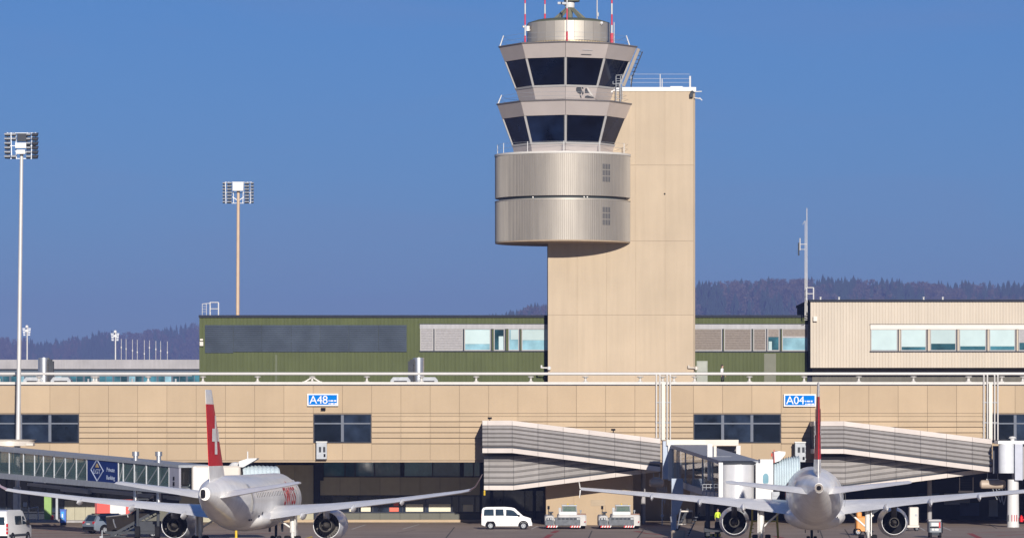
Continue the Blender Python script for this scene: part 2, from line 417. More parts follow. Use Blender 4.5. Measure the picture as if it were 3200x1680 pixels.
def win_block(k0, k1, first_only=None):
    x0, x1 = bx(k0)+.03, bx(k1+1)-.03
    zt, zb, zm = Z(1293,DT), Z(1382,DT), Z(1322,DT)
    fr = MB(); t = .09
    fr.box2(x0, x1, DT-.02, DT+.2, zt-t, zt); fr.box2(x0, x1, DT-.04, DT+.2, zb, zb+t*.9)
    fr.box2(x0, x0+t, DT-.02, DT+.2, zb+t, zt-t); fr.box2(x1-t, x1, DT-.02, DT+.2, zb+t, zt-t)
    w = fr.build('window', frame_d, term)
    for k in range(k0+1, k1+1):
        q = MB(); q.box2(bx(k)-.13, bx(k)+.13, DT-.03, DT+.19, zb+t, zt-t); q.build('mullion', frame_g, w)
    q = MB(); q.box2(x0+t, x1-t, DT-.005, DT+.15, zm-.07, zm+.06); q.build('transom', frame_g, w)
    for k in range(k0, k1+1):
        for a, c in ((zb+t, zm-.07), (zm+.06, zt-t)):
            g = MB(); g.box2(max(x0+t, bx(k)+.13 if k > k0 else x0+t), min(x1-t, bx(k+1)-.13 if k < k1 else x1-t), DT+.08, DT+.12, a, c)
            g.build('pane', glass_dark, w)
for a, c in WIN: win_block(a, min(c, 37))
# soffit, recessed ground floor
b = MB(); b.box2(X0, X1, DT+.0, DR+40, zs-.22, zs-.02); b.build('soffit', conc_dark, term)
def rp(px): return X(px, DR)
def rz(py): return Z(py, DR)
zsof = zs-.22
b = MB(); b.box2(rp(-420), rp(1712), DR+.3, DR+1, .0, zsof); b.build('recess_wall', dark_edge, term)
def clad(px0, px1, py0, py1, m=olive_dark, n=None, name='cladding_panel'):
    n = n or max(1, round((px1-px0)/60)); w = (px1-px0)/n
    for i in range(n):
        q = MB(); q.box2(rp(px0+w*i)+.012, rp(px0+w*(i+1))-.012, DR, DR+.25, max(0, rz(py1)), min(zsof, rz(py0))); q.build(name, m, term)
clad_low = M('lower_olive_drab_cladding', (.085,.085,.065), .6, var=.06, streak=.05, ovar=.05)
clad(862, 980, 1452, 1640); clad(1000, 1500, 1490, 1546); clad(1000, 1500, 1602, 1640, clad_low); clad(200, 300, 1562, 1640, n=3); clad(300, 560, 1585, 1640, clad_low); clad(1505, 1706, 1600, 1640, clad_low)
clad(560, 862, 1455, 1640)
def strip_windows(px0, px1, py0, py1, edges, glass, blinds=()):
    fr = MB(); x0, x1, z0, z1 = rp(px0), rp(px1), rz(py1), min(zsof-.02, rz(py0))
    fr.box2(x0, x1, DR-.03, DR+.25, z1-.08, z1); fr.box2(x0, x1, DR-.05, DR+.25, z0, z0+.08)
    ee = [px0]+list(edges)+[px1]
    for e in ee: fr.box2(rp(e)-.05, rp(e)+.05, DR-.02, DR+.24, z0+.08, z1-.08)
    w = fr.build('window', frame_d, term)
    for a, c in zip(ee, ee[1:]):
        g = MB(); g.box2(rp(a)+.05, rp(c)-.05, DR+.16, DR+.2, z0+.08, z1-.08); g.build('pane', glass, w)
    for a, c, y0, y1 in blinds:
        g = MB(); g.box2(rp(a), rp(c), DR+.06, DR+.12, rz(y1), rz(y0)); g.build('blind', cream_blind, w)
strip_windows(1000, 1500, 1437, 1489, [1078,1110,1170,1252,1262,1352,1438,1448,1480], glass_teal)
strip_windows(1000, 1500, 1547, 1601, [1035,1090,1120,1165,1215,1258,1330,1412,1434,1484], glass_dark,
    [(1128,1158,1576,1597),(1268,1322,1574,1597),(1340,1408,1574,1597),(1447,1478,1576,1597),(1092,1099,1578,1597)])
q = MB(); q.box2(rp(1217), rp(1246), DR+.02, DR+.12, rz(1597), rz(1584)); q.box2(rp(1230), rp(1246), DR+.02, DR+.12, rz(1580), rz(1568)); q.build('window_notice', orange_red, term)
strip_windows(1505, 1700, 1530, 1598, [1540,1575,1640], glass_dark)
strip_windows(200, 560, 1440, 1560, [262,330,420,500], glass_dark)
strip_windows(-150, 200, 1440, 1600, [-60,20,90,140], glass_dark)
q = MB(); q.box2(rp(982), rp(998), DR-.35, DR+.2, 0.02, zsof); q.box2(rp(985), rp(1012), DR-.5, DR-.36, rz(1500), zsof); q.build('downpipe_box', dark_edge, term)
for px in (1256, 1442, 1536, 1670):
    q = MB(); q.box2(rp(px)-.16, rp(px)+.16, DR-.3, DR-.05, 0.0 if px > 1500 else rz(1490), zsof); q.build('column', dark_edge, term)
# beige stair core behind the tractors, and the dark undercroft to its right
b = MB(); b.box2(X(1707,DT), X(1980,DT), DT+1.6, DR+1, 0, zsof-.02); b.build('stair_core', concrete, term)
b = MB(); b.pbox(1846, 1560, 1891, 1579, DT+1.56, .1)
for i in range(4): b.pbox(1847, 1561+4.6*i, 1890, 1562.2+4.6*i, DT+1.52, .05)
b.build('wall_grille', M('beige_grille', (.36,.28,.19), .6), term)
b = MB(); b.pbox(1892, 1576, 1893.5, 1639, DT+1.57, .06); b.pbox(1793, 1530, 1794.5, 1600, DT+1.57, .06); b.build('wall_joint', conc_dark, term)
DU = DT + 26
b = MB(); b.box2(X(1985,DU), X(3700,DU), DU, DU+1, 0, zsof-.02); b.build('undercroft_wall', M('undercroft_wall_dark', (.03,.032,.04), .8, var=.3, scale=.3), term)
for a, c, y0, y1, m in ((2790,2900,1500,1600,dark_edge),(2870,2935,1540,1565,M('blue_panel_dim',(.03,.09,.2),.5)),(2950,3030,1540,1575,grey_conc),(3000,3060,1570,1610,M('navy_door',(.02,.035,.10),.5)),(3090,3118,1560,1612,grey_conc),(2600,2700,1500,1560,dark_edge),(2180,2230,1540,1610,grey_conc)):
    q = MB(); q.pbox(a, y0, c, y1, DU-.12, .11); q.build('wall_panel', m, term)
for px in (2905, 3345, 2010):
    q = MB(); q.tube((X(px,DT+9),DT+9,0),(X(px,DT+9),DT+9,zsof),.22,n=12); q.build('column', grey_conc, term, smooth=40)
q = MB()
for i in range(5): q.pbox(3000, 1497+8*i, 3048, 1499+8*i, DT+6, .3)
q.pbox(2997, 1488, 3000, 1535, DT+6, .1); q.build('undercroft_louvre', steel_d, term)
q = MB(); q.pbox(2996, 1532, 3043, 1538, DT+4, .5); q.pbox(2998, 1490, 3000, 1532, DT+4.2, .1); q.pbox(3040, 1490, 3042, 1532, DT+4.2, .1); q.build('strip_lamp', white_warm, term)
# roof pipe
DP = DT + .7
rp_t = thing('roof_pipe', 'long white pipe carried on squat cone feet along the terminal roof edge', 'pipe', (0, DP, zr))
q = MB(); q.tube((X0, DP, Z(1167,DP)), (X1, DP, Z(1167,DP)), .14, n=14); q.build('pipe', rail_white, rp_t, smooth=50)
q = MB(); q.lathe([(.26,0),(.26,.05),(.12,.10),(.09,.30),(.17,.42),(.30,.46),(.30,.52),(.10,.54)], (0,0,0), n=12)
sup, pvs = q.mesh('support', coping_m, 40)
zc = Z(1192.5, DT)
for k in range(-6, 18): link('support', sup, Vector((X(634+170.8*k,DP), DP, zc))+pvs, rp_t)
for px in (301, 2071, 2106, 3028, 3130): link('support', sup, Vector((X(px,DP), DP, zc))+pvs, rp_t)
q = MB()
for dx in (-.75, .75): q.beam((X(976,DP)+dx, DP, zc), (X(976,DP), DP, zc+.45), .12, .12)
q.box2(X(976,DP)-.9, X(976,DP)+.9, DP-.2, DP+.2, zc, zc+.06); q.build('bracket', coping_m, rp_t)
# second row of supports far left, on the roof behind
DP2 = DT + 14
rp2 = thing('service_pipe', 'thin grey pipe on small feet on the roof at far left, behind the white pipe', 'pipe', (X(300,DP2), DP2, zr))
q = MB(); q.tube((X(-200,DP2), DP2, Z(1172,DP2)), (X(600,DP2), DP2, Z(1172,DP2)), .09, n=8); q.build('pipe', galv, rp2, smooth=50)
for px in (-1, 137, 276, 413, 549):
    q = MB(); q.lathe([(.3,0),(.3,.06),(.1,.12),(.1,.75)], (X(px,DP2), DP2, zr-.03), n=10); q.build('support', galv, rp2)
# pipe clusters running down the facade
for px, lab, y1 in ((2073, 'cluster of white vertical pipes on the facade left of the three-bay dark window', 1374), (3096, 'cluster of white vertical pipes on the facade at the far right edge', 1374)):
    t = thing('pipe_cluster', lab, 'pipes', (X(px,DT), DT-.25, Z(y1,DT)), group='white pipe clusters on the facade')
    for dx, r in ((-22,.072),(-11,.072),(11.5,.072),(21.5,.072)):
        q = MB(); q.tube((X(px+dx,DT), DT-.2, Z(y1,DT)), (X(px+dx,DT), DT-.2, Z(1172,DT)), r, n=10)
        q.tube((X(px+dx,DT), DT-.2, Z(1172,DT)), (X(px+dx,DT), DT+.6, Z(1172,DT)), r, n=10); q.build('pipe', rail_white, t, smooth=50)
    q = MB(); q.pbox(px-5.5, 1196, px+5.5, y1, DT-.3, .28); q.build('duct', white_warm, t)
    for py in (1255, 1318):
        q = MB(); q.pbox(px-25, py, px+25, py+3, DT-.1, .09); q.build('clamp', galv, t)
# gate signs
def gate_sign(txt, x0, y0, x1, y1, small, where):
    D = DT-.35; cx = (x0+x1)/2
    t = thing('gate_sign', f'blue and white gate sign reading {txt} {where}', 'sign', (X(cx,D), D, Z(y1,D)), group='blue gate signs on the facade')
    q = MB(); q.pbox(x0, y0, x1, y1, D, .33); q.build('sign_box', white, t)
    q = MB(); q.pbox(x0+4, y0+4, x1-4, y1-4, D-.012, .012); q.build('sign_face', blue_sign, t)
    text_obj(txt, 1.06, white, 'lettering', t, Vector((X(x0+36,D), D-.026, Z((y0+y1)/2+1,D))), .006, space=.95)
    q = MB()
    for r in range(2):
        x = x0+67
        for w in small[r]:
            q.pbox(x, (y0+y1)/2+1+9*r, x+w, (y0+y1)/2+5+9*r, D-.02, .006); x += w+2.5
    q.build('small_print', white, t)
gate_sign('A48', 960, 1229, 1057, 1267.5, ((3,9,7),(3,10,8)), 'above the two-bay dark window')
gate_sign('A04', 2449.5, 1230.5, 2550, 1269, ((3,9,6),(4,10,9)), 'beside the right aircraft fin')
# facade cabinets and small fittings
def cabinet(px, py0, py1, w, D, lab):
    t = thing('equipment_cabinet', lab, 'cabinet', (X(px,D), D, Z(py1,D)), group='grey cabinets on the facade')
    q = MB(); q.pbox(px-w, py0, px+w, py1, D, .7); q.build('housing', galv, t)
    for dx in (-w*.52, w*.3):
        q = MB(); q.pbox(px+dx-w*.02, py0+14, px+dx+w*.44, py0+31, D-.02, .02)
        for i in range(5): q.pbox(px+dx, py0+15.5+3*i, px+dx+w*.4, py0+16.5+3*i, D-.04, .02)
        q.build('grille', steel_d, t)
    q = MB(); q.pbox(px+w*.4, py1-16, px+w*.75, py1-7, D-.1, .1); q.build('lamp', black, t)
    q = MB(); q.pbox(px-w-1.5, py0-3, px+w+1.5, py0, D-.1, .9); q.build('cap', white, t)
    q = MB(); q.pbox(px-w*1.1, py0, px-w, py1+2, D+.1, .4); q.build('bracket', steel_d, t)
cabinet(1005, 1381, 1433, 16, DT-.8, 'grey louvred cabinet on the facade below the two-bay window')
cabinet(2502, 1382, 1442, 17, DT-1.6, 'grey louvred cabinet on the facade left of the right aircraft fin')
def small_light(px, py, D, lab, m=black):
    q = MB(); q.pbox(px-7, py-4, px+7, py+4, D-.3, .28); o = q.build('security_camera', m, None, label=lab, cat='camera', group='small cameras on the facade'); return o
small_light(1010, 1277, DT-.05, 'tiny dark fitting on the facade just below the A48 sign')
# ------------------------------------------------------------------ covered gangways (crossing ramps) in front of the facade
def gangway_upper(dx, lab, dy):
    D = DT-5.4
    t = thing('covered_gangway', lab, 'gangway', (X(1790+dx,D), D+1.5, Z(1472+dy,D)), group='ribbed gangways in front of the facade')
    xs = [1507,1524.5,1600.6,1681,1760,1840.7,1921,2002,2064]
    def top(x): return (1313 if x <= 1600.6 else 1313+(x-1600.6)*(57/463.4)) + dy
    def bot(x): return (1414 if x <= 1600.6 else 1414+(x-1600.6)*(58/463.4)) + dy
    def ring(x, y0, y1, d0, d1):
        return [(X(x+dx,D), D+d0, Z(y0,D)), (X(x+dx,D), D+d0, Z(y1,D)), (X(x+dx,D), D+d1, Z(y1,D)), (X(x+dx,D), D+d1, Z(y0,D))]
    q = MB(); q.loft([ring(x, top(x)+4, bot(x)-5, .22, 5.2) for x in (1509,1600.6,2062)]); q.build('core', steel_d, t)
    for a, c in zip(xs, xs[1:]):
        q = MB(); q.loft([ring(x, top(x), top(x)+15, -.02, 5.22) for x in (a+.4, c-.4)]); q.build('roof_band', band_pink, t)
        q = MB(); q.loft([ring(x, bot(x)-14.5, bot(x), -.02, 5.22) for x in (a+.4, c-.4)]); q.build('floor_band', band_pink, t)
        for i in range(5):
            q = MB(); r = []
            for x in (a+.5, c-.5):
                h = (bot(x)-20-top(x)-15)/5; y0 = top(x)+15.5+h*i; y1 = y0+h
                pt = lambda d, y: (X(x+dx,D), D+d, Z(y,D))
                r.append([pt(.21,y0), pt(.13,y0+1), pt(-.04,y0+h*.5), pt(-.04,y0+h*.62), pt(.13,y1-1), pt(.21,y1)])
            q.loft(r); q.build('rib', slat_grey, t)
    return t
def gangway_lower(dx, lab, dy):
    D = DT-3.3
    t = thing('covered_gangway', lab, 'gangway', (X(1780+dx,D), D+.8, Z(1530+dy,D)), group='ribbed gangways in front of the facade')
    xs = [1512,1528,1605,1684,1764,1844,1924,2004,2060]
    def bot(x): return (1529.5 if x <= 1605 else 1529.5-(x-1605)*(57/455)) + dy
    def top(x): return (1424 if x <= 1605 else 1424-(x-1605)*(57/455)) + dy
    def ring(x, y0, y1, d0, d1):
        return [(X(x+dx,D), D+d0, Z(y0,D)), (X(x+dx,D), D+d0, Z(y1,D)), (X(x+dx,D), D+d1, Z(y1,D)), (X(x+dx,D), D+d1, Z(y0,D))]
    q = MB(); q.loft([ring(x, top(x), bot(x)-6, .22, 3.1) for x in (1514,1605,2058)]); q.build('core', steel_d, t)
    for a, c in zip(xs, xs[1:]):
        q = MB(); q.loft([ring(x, bot(x)-13.5, bot(x), -.02, 5.0) for x in (a+.4, c-.4)]); q.build('floor_band', band_pink, t)
        for i in range(5):
            q = MB(); r = []
            for x in (a+.5, c-.5):
                h = (bot(x)-18-top(x))/5; y0 = top(x)+h*i; y1 = y0+h
                pt = lambda d, y: (X(x+dx,D), D+d, Z(y,D))
                r.append([pt(.21,y0), pt(.13,y0+1), pt(-.04,y0+h*.5), pt(-.04,y0+h*.62), pt(.13,y1-1), pt(.21,y1)])
            q.loft(r); q.build('rib', slat_grey, t)
    return t
gangway_upper(0, 'ribbed grey gangway sloping down to the right above the two tow tractors', 0)
gangway_lower(0, 'ribbed grey gangway rising to the right, directly above the white estate van', 0)
gangway_upper(1036.5, 'ribbed grey gangway sloping down to the right behind the right aircraft', 2)
gangway_lower(1036.5, 'ribbed grey gangway rising to the right, low behind the right aircraft tailplane', 2)
for px, py, lab in ((1530,1306,'small dark camera on the left end of the gangway over the tractors'), (1916,1342,'small dark camera midway along the gangway over the tractors')):
    q = MB(); q.pbox(px-6, py-3.5, px+7, py+2.5, DT-3.2, .5); q.pbox(px-1, py+2.5, px+2, py+7+ (0 if px < 1600 else 10), DT-3, .1); q.build('security_camera', black, None, label=lab, cat='camera', group='small cameras on the facade')
q = MB()
for i in range(3): q.lathe([(.02,-.09),(.09,-.05),(.09,.05),(.02,.09)], (X(1514,DT-3.4), DT-3.4, Z(1534+5*i,DT-3.4)), n=8)
q.tube(P(1514,1528,DT-3.4), P(1514,1534,DT-3.4), .02); q.build('signal_lamp', yellow, None, label='small yellow signal lamp hanging below the left end of the lower gangway', cat='lamp')

# ------------------------------------------------------------------ buildings on the roof
def corrugated(mb, px0, px1, py0, py1, D, pitch, depth=.05, back=.3):
    x0, x1 = X(px0,D), X(px1,D); n = max(2, int((x1-x0)/(pitch*D/F))); w = (x1-x0)/n
    prof = []
    for i in range(n):
        a = x0+w*i; prof += [(a, D), (a+w*.66, D), (a+w*.74, D+depth), (a+w*.92, D+depth)]
    prof.append((x1, D)); prof += [(x1, D+back), (x0, D+back)]
    mb.loft([[(x, y, z) for x, y in prof] for z in (Z(py1,D), Z(py0,D))])
DG = 412.8
gb = thing('green_building', 'olive green corrugated building on the terminal roof with slate louvres and window strips', 'building', (X(1500,DG), DG+8, zr))
zg0 = zr-.05
b = MB(); b.box2(X(623,DG), X(2560,DG), DG+.3, DG+18, zg0, Z(988,DG)); b.build('core', dark_edge, gb)
b = MB(); b.box2(X(621,DG), X(1713,DG), DG-.18, DG+18.2, Z(991.5,DG), Z(984,DG)); b.box2(X(2168,DG), X(2540,DG), DG-.18, DG+18.2, Z(991.5,DG), Z(984,DG)); b.build('roof_edge', dark_edge, gb)
pyb = HOR-(zg0-HC)*F/DG
for a, c, y0, y1 in ((623,1702,992,pyb),(2172,2522,992,pyb)):
    q = MB(); corrugated(q, a, c, y0, y1, DG, 11.6, .022); q.build('wall', olive, gb)
q = MB(); q.box2(X(623,DG)-.01, X(623,DG)+.3, DG+.31, DG+18, zg0, Z(992,DG)); q.build('side_wall', olive, gb)
# louvre bank: seven bays of horizontal slats
lx = [640,729,818,910,1000,1090,1183,1271]
for a, c in zip(lx, lx[1:]):
    q = MB(); q.pbox(a+.3, 1015, c-.3, 1102 if a == 640 else 1099, DG-.1, .09); lp = q.build('louvre_panel', louvre_m, gb)
    s = MB()
    for i in range(13):
        y = 1017+6.3*i; D = DG-.1
        s.loft([[(x, D, Z(y,D)), (x, D-.07, Z(y+3.6,D)), (x, D-.07, Z(y+4.6,D)), (x, D, Z(y+4.6,D))] for x in (X(a+1.5,D), X(c-1.5,D))])
    s.build('slats', louvre_m, lp, kind='stuff')
q = MB(); q.pbox(860, 1108, 866, pyb, DG-.02, .04); q.build('wall_seam', M('olive_seam', (.07,.085,.04), .6), gb)
q = MB(); q.pbox(2388, 1104, 2425, pyb-3, DG-.03, .05); q.build('wall_patch', M('faded_olive', (.11,.115,.08), .6), gb)
q = MB(); q.pbox(625, 1058, 634, 1064, DG-.3, .29); q.pbox(624, 1067, 635, 1080, DG-.34, .33); q.build('wall_lamp', white_warm, gb)
q = MB(); q.pbox(2177, 1127, 2211, pyb-1, DG-.03, .06); dr = q.build('door', M('grey_green_door', (.22,.24,.21), .5), gb)
q = MB(); q.pbox(2181, 1131, 2207, 1158, DG-.045, .014); q.build('door_panel', M('grey_green_door_panel', (.26,.28,.25), .5), dr)
def blinds(q, x0, x1, y0, y1, D, n):
    h = (y1-y0)/n
    for i in range(n):
        y = y0+h*i
        q.loft([[(x, D+.05, Z(y+.15,D)), (x, D-.015, Z(y+h*.55,D)), (x, D-.015, Z(y+h*.8,D)), (x, D+.05, Z(y+h*.9,D))] for x in (X(x0,D), X(x1,D))])
def office_strip(par, x0, x1, y0, yb, y1, D, panes, box_m, fr_m):
    q = MB(); q.pbox(x0, y0, x1, yb, D-.14, .3); q.build('shutter_box', box_m, par)
    q = MB(); q.pbox(x0-2, y1, x1, y1+3.5, D-.12, .3); q.pbox(x0-2, y0-2, x1, y0, D-.12, .3); q.build('trim', frame_d, par)
    for a, c, kind, k in panes:
        q = MB(); w = 2.6
        q.pbox(a, yb, a+w, y1, D-.11, .25); q.pbox(c-w, yb, c, y1, D-.11, .25); q.pbox(a+w, yb, c-w, yb+2, D-.09, .2); q.pbox(a+w, y1-3, c-w, y1, D-.1, .2)
        f = q.build('window', fr_m, par)
        q = MB(); q.pbox(c, yb, c+4, y1, D-.09, .2); q.build('mullion', frame_d, f)
        g = {'pale': glass_pale, 'blue': glass_teal, 'navy': glass_dark}
        if kind == 'blind': q = MB(); q.pbox(a+w, yb+2, c-w, y1-3, D-.03, .02); blinds(q, a+w, c-w, yb+2, y1-3, D-.085, 12); q.build('blind', k, f); continue
        q = MB(); q.pbox(a+w, yb+2, c-w, y1-3, D-.04, .03); q.build('pane', g[kind], f)
        if k:
            for (m, ya, yc, xa, xc) in k: q = MB(); q.pbox(a+w+(c-a-2*w)*xa, ya, a+w+(c-a-2*w)*xc, yc, D-.075, .03); q.build('blind', m, f)
office_strip(gb, 1312, 1718, 1013, 1027, 1095, DG, [(1313,1354,'blind',blind_m),(1358,1446,'blind',blind_m),(1451,1533,'pale',[(white_blind,1030,1074,0,1)]),(1543,1577,'blue',[(white_blind,1050,1092,.45,.95)]),
    (1589,1622,'pale',[(white_blind,1030,1060,.15,1)]),(1630,1716,'pale',[(white_blind,1030,1062,0,1)])], shutter_m, frame_w)
office_strip(gb, 2165, 2526, 1013, 1027, 1096, DG, [(2164,2256,'blind',blind_b),(2263,2348,'blind',blind_b),(2354,2394,'blind',blind_b),(2398,2436,'blue',[(blind_b,1029,1052,0,1),(white_blind,1066,1093,.05,.35)]),
    (2444,2526,'pale',[(blind_b,1029,1050,0,1),(shutter_m,1050,1055,0,1)])], shutter_m, frame_w)
# cream building
DC = 410.0
cb = thing('cream_building', 'cream corrugated metal building on the roof at right with a row of pale windows', 'building', (X(2900,DC), DC+8, Z(1148,DC)))
q = MB(); q.box2(X(2532,DC), X(3700,DC), DC+.31, DC+19, Z(1148,DC), Z(942,DC)); q.build('core', dark_edge, cb)
q = MB(); corrugated(q, 2533, 3700, 943, 1148, DC, 9.4, .045); q.build('wall', cream_m, cb)
q = MB(); q.box2(X(2529,DC), X(3702,DC), DC-.12, DC+19.2, Z(943,DC), Z(935.5,DC)); q.build('roof_edge', dark_edge, cb)
q = MB(); q.box2(X(2545,DC), X(3700,DC), DC+3, DC+17, zr-.05, Z(1148,DC)-.01); q.build('plinth', M('plinth_dark', (.10,.095,.08), .7, streak=.2), cb)
q = MB(); q.pbox(2542, 988, 2554, 1003, DC-.4, .39); q.build('wall_lamp', white_warm, cb)
office_strip(cb, 2720, 3700, 1014, 1028, 1096, DC, [(2721,2805,'pale',[(white_blind,1030,1092,0,1)]),(2815,2895,'blue',[(white_blind,1030,1083,0,1)]),(2907,2988,'blue',[(white_blind,1030,1073,0,1)]),
    (2998,3082,'blue',[(white_blind,1030,1081,0,1)]),(3092,3173,'blue',[(white_blind,1030,1081,0,1)]),(3183,3265,'blue',[(blind_m,1030,1070,0,1)]),(3276,3358,'pale',None)], white_warm, frame_w)
for px in (2567, 2625, 2890, 2950):
    q = MB(); q.lathe([(.09,0),(.09,.1),(.05,.22),(.12,.24),(.12,.3),(.02,.33)], (X(px,DC), DC+1.2, Z(936,DC)), n=8); q.build('roof_vent', white, cb)
# roof rails and masts
def hoop_rail(px, py, D, w, h, lab):
    t = thing('roof_access_ladder', lab, 'ladder', (X(px,D), D, Z(py,D)), group='white ladder hoops on roof edges')
    x0, x1, z0 = X(px,D), X(px+w,D), Z(py,D); z1 = Z(py-h,D)
    for y in (D, D+.7):
        q = MB(); q.path([(x0,y,z0),(x0,y,z1),(x1,y,z1),(x1,y,z0)], .035); q.tube((x0,y,(z0+z1)/2),(x1,y,(z0+z1)/2),.03); q.build('rail', white, t, smooth=50)
    return t
h1 = hoop_rail(656, 984, DG-.05, 26, 40, 'white ladder hoop on the left end of the green building roof')
q = MB()
for x in (632, 645): q.tube(P(x,984,DG+.4), P(x,949,DG+.4), .025)
for y in (949, 957, 965, 973): q.tube(P(632,y,DG+.4), P(645,y,DG+.4), .015)
q.tube(P(632,949,DG+.4), P(656,947,DG+.4), .03); q.build('ladder', white, h1)
hoop_rail(2521, 936, DC-.05, 22, 38, 'white ladder hoop at the left corner of the cream building roof')
DM = 411.0
am = thing('antenna_mast', 'tall thin white antenna mast with side bracket at the cream building corner', 'mast', (X(2518,DM), DM, Z(984,DM)))
q = MB(); q.tube(P(2521.5,975,DM), P(2521.5,650,DM), .07, .035); q.build('pole', mast_white, am, smooth=50)
q = MB(); q.tube(P(2516,984,DM), P(2516,690,DM), .06, .03); q.build('pole', mast_white, am, smooth=50)
q = MB(); q.tube(P(2500,782,DM), P(2500,744,DM), .06); q.tube(P(2500,763,DM), P(2521,763,DM), .04); q.tube(P(2500,779,DM), P(2516,779,DM), .03); q.build('bracket', mast_white, am)
q = MB(); q.tube(P(2496,798,DM), P(2496,758,DM), .07); q.build('aerial', steel_d, am)
q = MB()
for i in range(5): q.tube(P(2514,970-5*i+30,DM), P(2523,968-5*i+30,DM), .03)
q.tube(P(2515,690,DM), P(2508,702,DM), .02); q.build('clip', mast_white, am)
# far grey building
DF = 600.0
fb = thing('far_concourse', 'low grey concrete concourse far behind the roof at left', 'building', (X(200,DF), DF+10, 0))
q = MB(); q.box2(X(-400,DF), X(760,DF), DF, DF+30, Z(1152,DF), Z(1123,DF)); q.build('parapet', grey_conc, fb)
q = MB(); q.box2(X(-400,DF), X(760,DF), DF+.6, DF+29, 0, Z(1152,DF)-.005); q.build('body', M('far_body_navy',(.02,.045,.08),.5), fb)
for i in range(16):
    a = -60+46*i
    q = MB(); q.pbox(a+1.5, 1163, a+44.5, 1195, DF+.5, .09); w = q.build('window', frame_g, fb)
    for j in range(2): q = MB(); q.pbox(a+3+21*j, 1164.5, a+22+21*j, 1194, DF+.46, .03); q.build('pane', glass_teal if (i*2+j) % 5 else glass_pale, w)
# thin flag-like antenna poles behind it
for i, px in enumerate((379,394,414,429,451,467,487,502,523)):
    D = 640; q = MB(); q.tube((X(px,D),D,0), P(px, 1058+(i*37 % 9), D), .07, .045); q.lathe([(.02,-.25),(.1,-.1),(.1,.1),(.02,.25)], P(px, 1085+(i*53 % 24), D), n=6)
    q.build('antenna_pole', mast_white, None, label=('leftmost','second from the left','third from the left','fourth from the left','middle one','fourth from the right','third from the right','second from the right','rightmost')[i] + ' of the nine thin antenna poles before the wooded hill', cat='pole', group='row of nine antenna poles')
# roof ventilators
def ventilator(px, flip, lab):
    D = DT+11; z = zr-.03; k = -1 if flip else 1
    t = thing('roof_ventilator', lab, 'ventilator', (X(px,D), D, z), group='silver roof ventilators')
    x = X(px,D); r = .55
    q = MB(); q.lathe([(r,0),(r,Z(1117,D)-z)], (x, D, z), n=24); q.build('drum', silver, t, smooth=40)
    q = MB(); q.box2(x-k*.75-.24, x-k*.75+.24, D-.6, D-.1, z+.3, Z(1128,D)); q.box2(x-k*.62-.2, x-k*.62+.2, D-.45, D-.0, Z(1140,D), Z(1122,D)); q.build('motor', steel_d, t)
    for s in (-1, 1):
        c = x + s*1.3 - k*.4
        q = MB(); poly = [(c-.95,z),(c-.95,z+.55),(c-.7,z+.85),(c+.7,z+.85),(c+.95,z+.55),(c+.95,z)]; q.prism(poly, D-.9, D+.9); q.build('hood', galv, t)
        q = MB(); q.box2(c-.62, c+.62, D-.93, D-.9, z+.1, z+.5); q.build('opening', black, t)
ventilator(1308, False, 'silver drum roof ventilator with twin hoods in front of the green building')
ventilator(137, True, 'silver drum roof ventilator on the roof at far left')
# ------------------------------------------------------------------ control tower
DS = 410.0
tw = thing('control_tower', 'beige concrete control tower with ribbed metal drums and two glazed control rooms', 'control tower', (X(1940,DS), DS+5, zr))
xe = [1712,1804,1895,1986,2078,2168]; ye = [284,516,753,984,1202]
SD = 11.0
q = MB(); q.box2(X(1713,DS), X(2167.5,DS), DS+.06, DS+SD, 0, Z(285,DS)); q.build('shaft', tower_conc, tw)
for i in range(5):
    for j in range(4):
        q = MB(); g = .014
        q.box2(X(xe[i],DS)+g, X(xe[i+1],DS)-g, DS, DS+.058, Z(ye[j+1],DS)+g, Z(ye[j],DS)-g); q.build('concrete_panel', tower_conc, tw)
q = MB(); a = X(2168,DS); q.prismz([(a+.005,DS+.02),(a+.14,DS+.16),(a+.14,DS+SD),(a+.005,DS+SD)], 0, Z(285,DS)); q.build('corner_strip', tower_conc, tw)
q = MB(); q.box2(X(1912,DS), X(2175,DS), DS-.12, DS+SD+.1, Z(285,DS)+.003, Z(273,DS)); q.build('parapet', white, tw)
q = MB(); q.prism([(X(1881,DS),Z(318,DS)),(X(1897,DS),Z(283,DS)),(X(1914,DS),Z(283,DS)),(X(1914,DS),Z(290,DS)),(X(1900,DS),Z(290,DS)),(X(1888,DS),Z(318,DS))], DS-.3, DS-.02); q.build('parapet', white, tw)
q = MB(); q.pbox(2095,270,2133,273.5,DS+2,1.5); q.build('roof_hatch', white, tw)
q = MB(); q.tube((X(2077,DS),DS-.02,Z(606,DS)),(X(2077,DS),DS+.03,Z(606,DS)),.09); q.build('drain', black, tw)
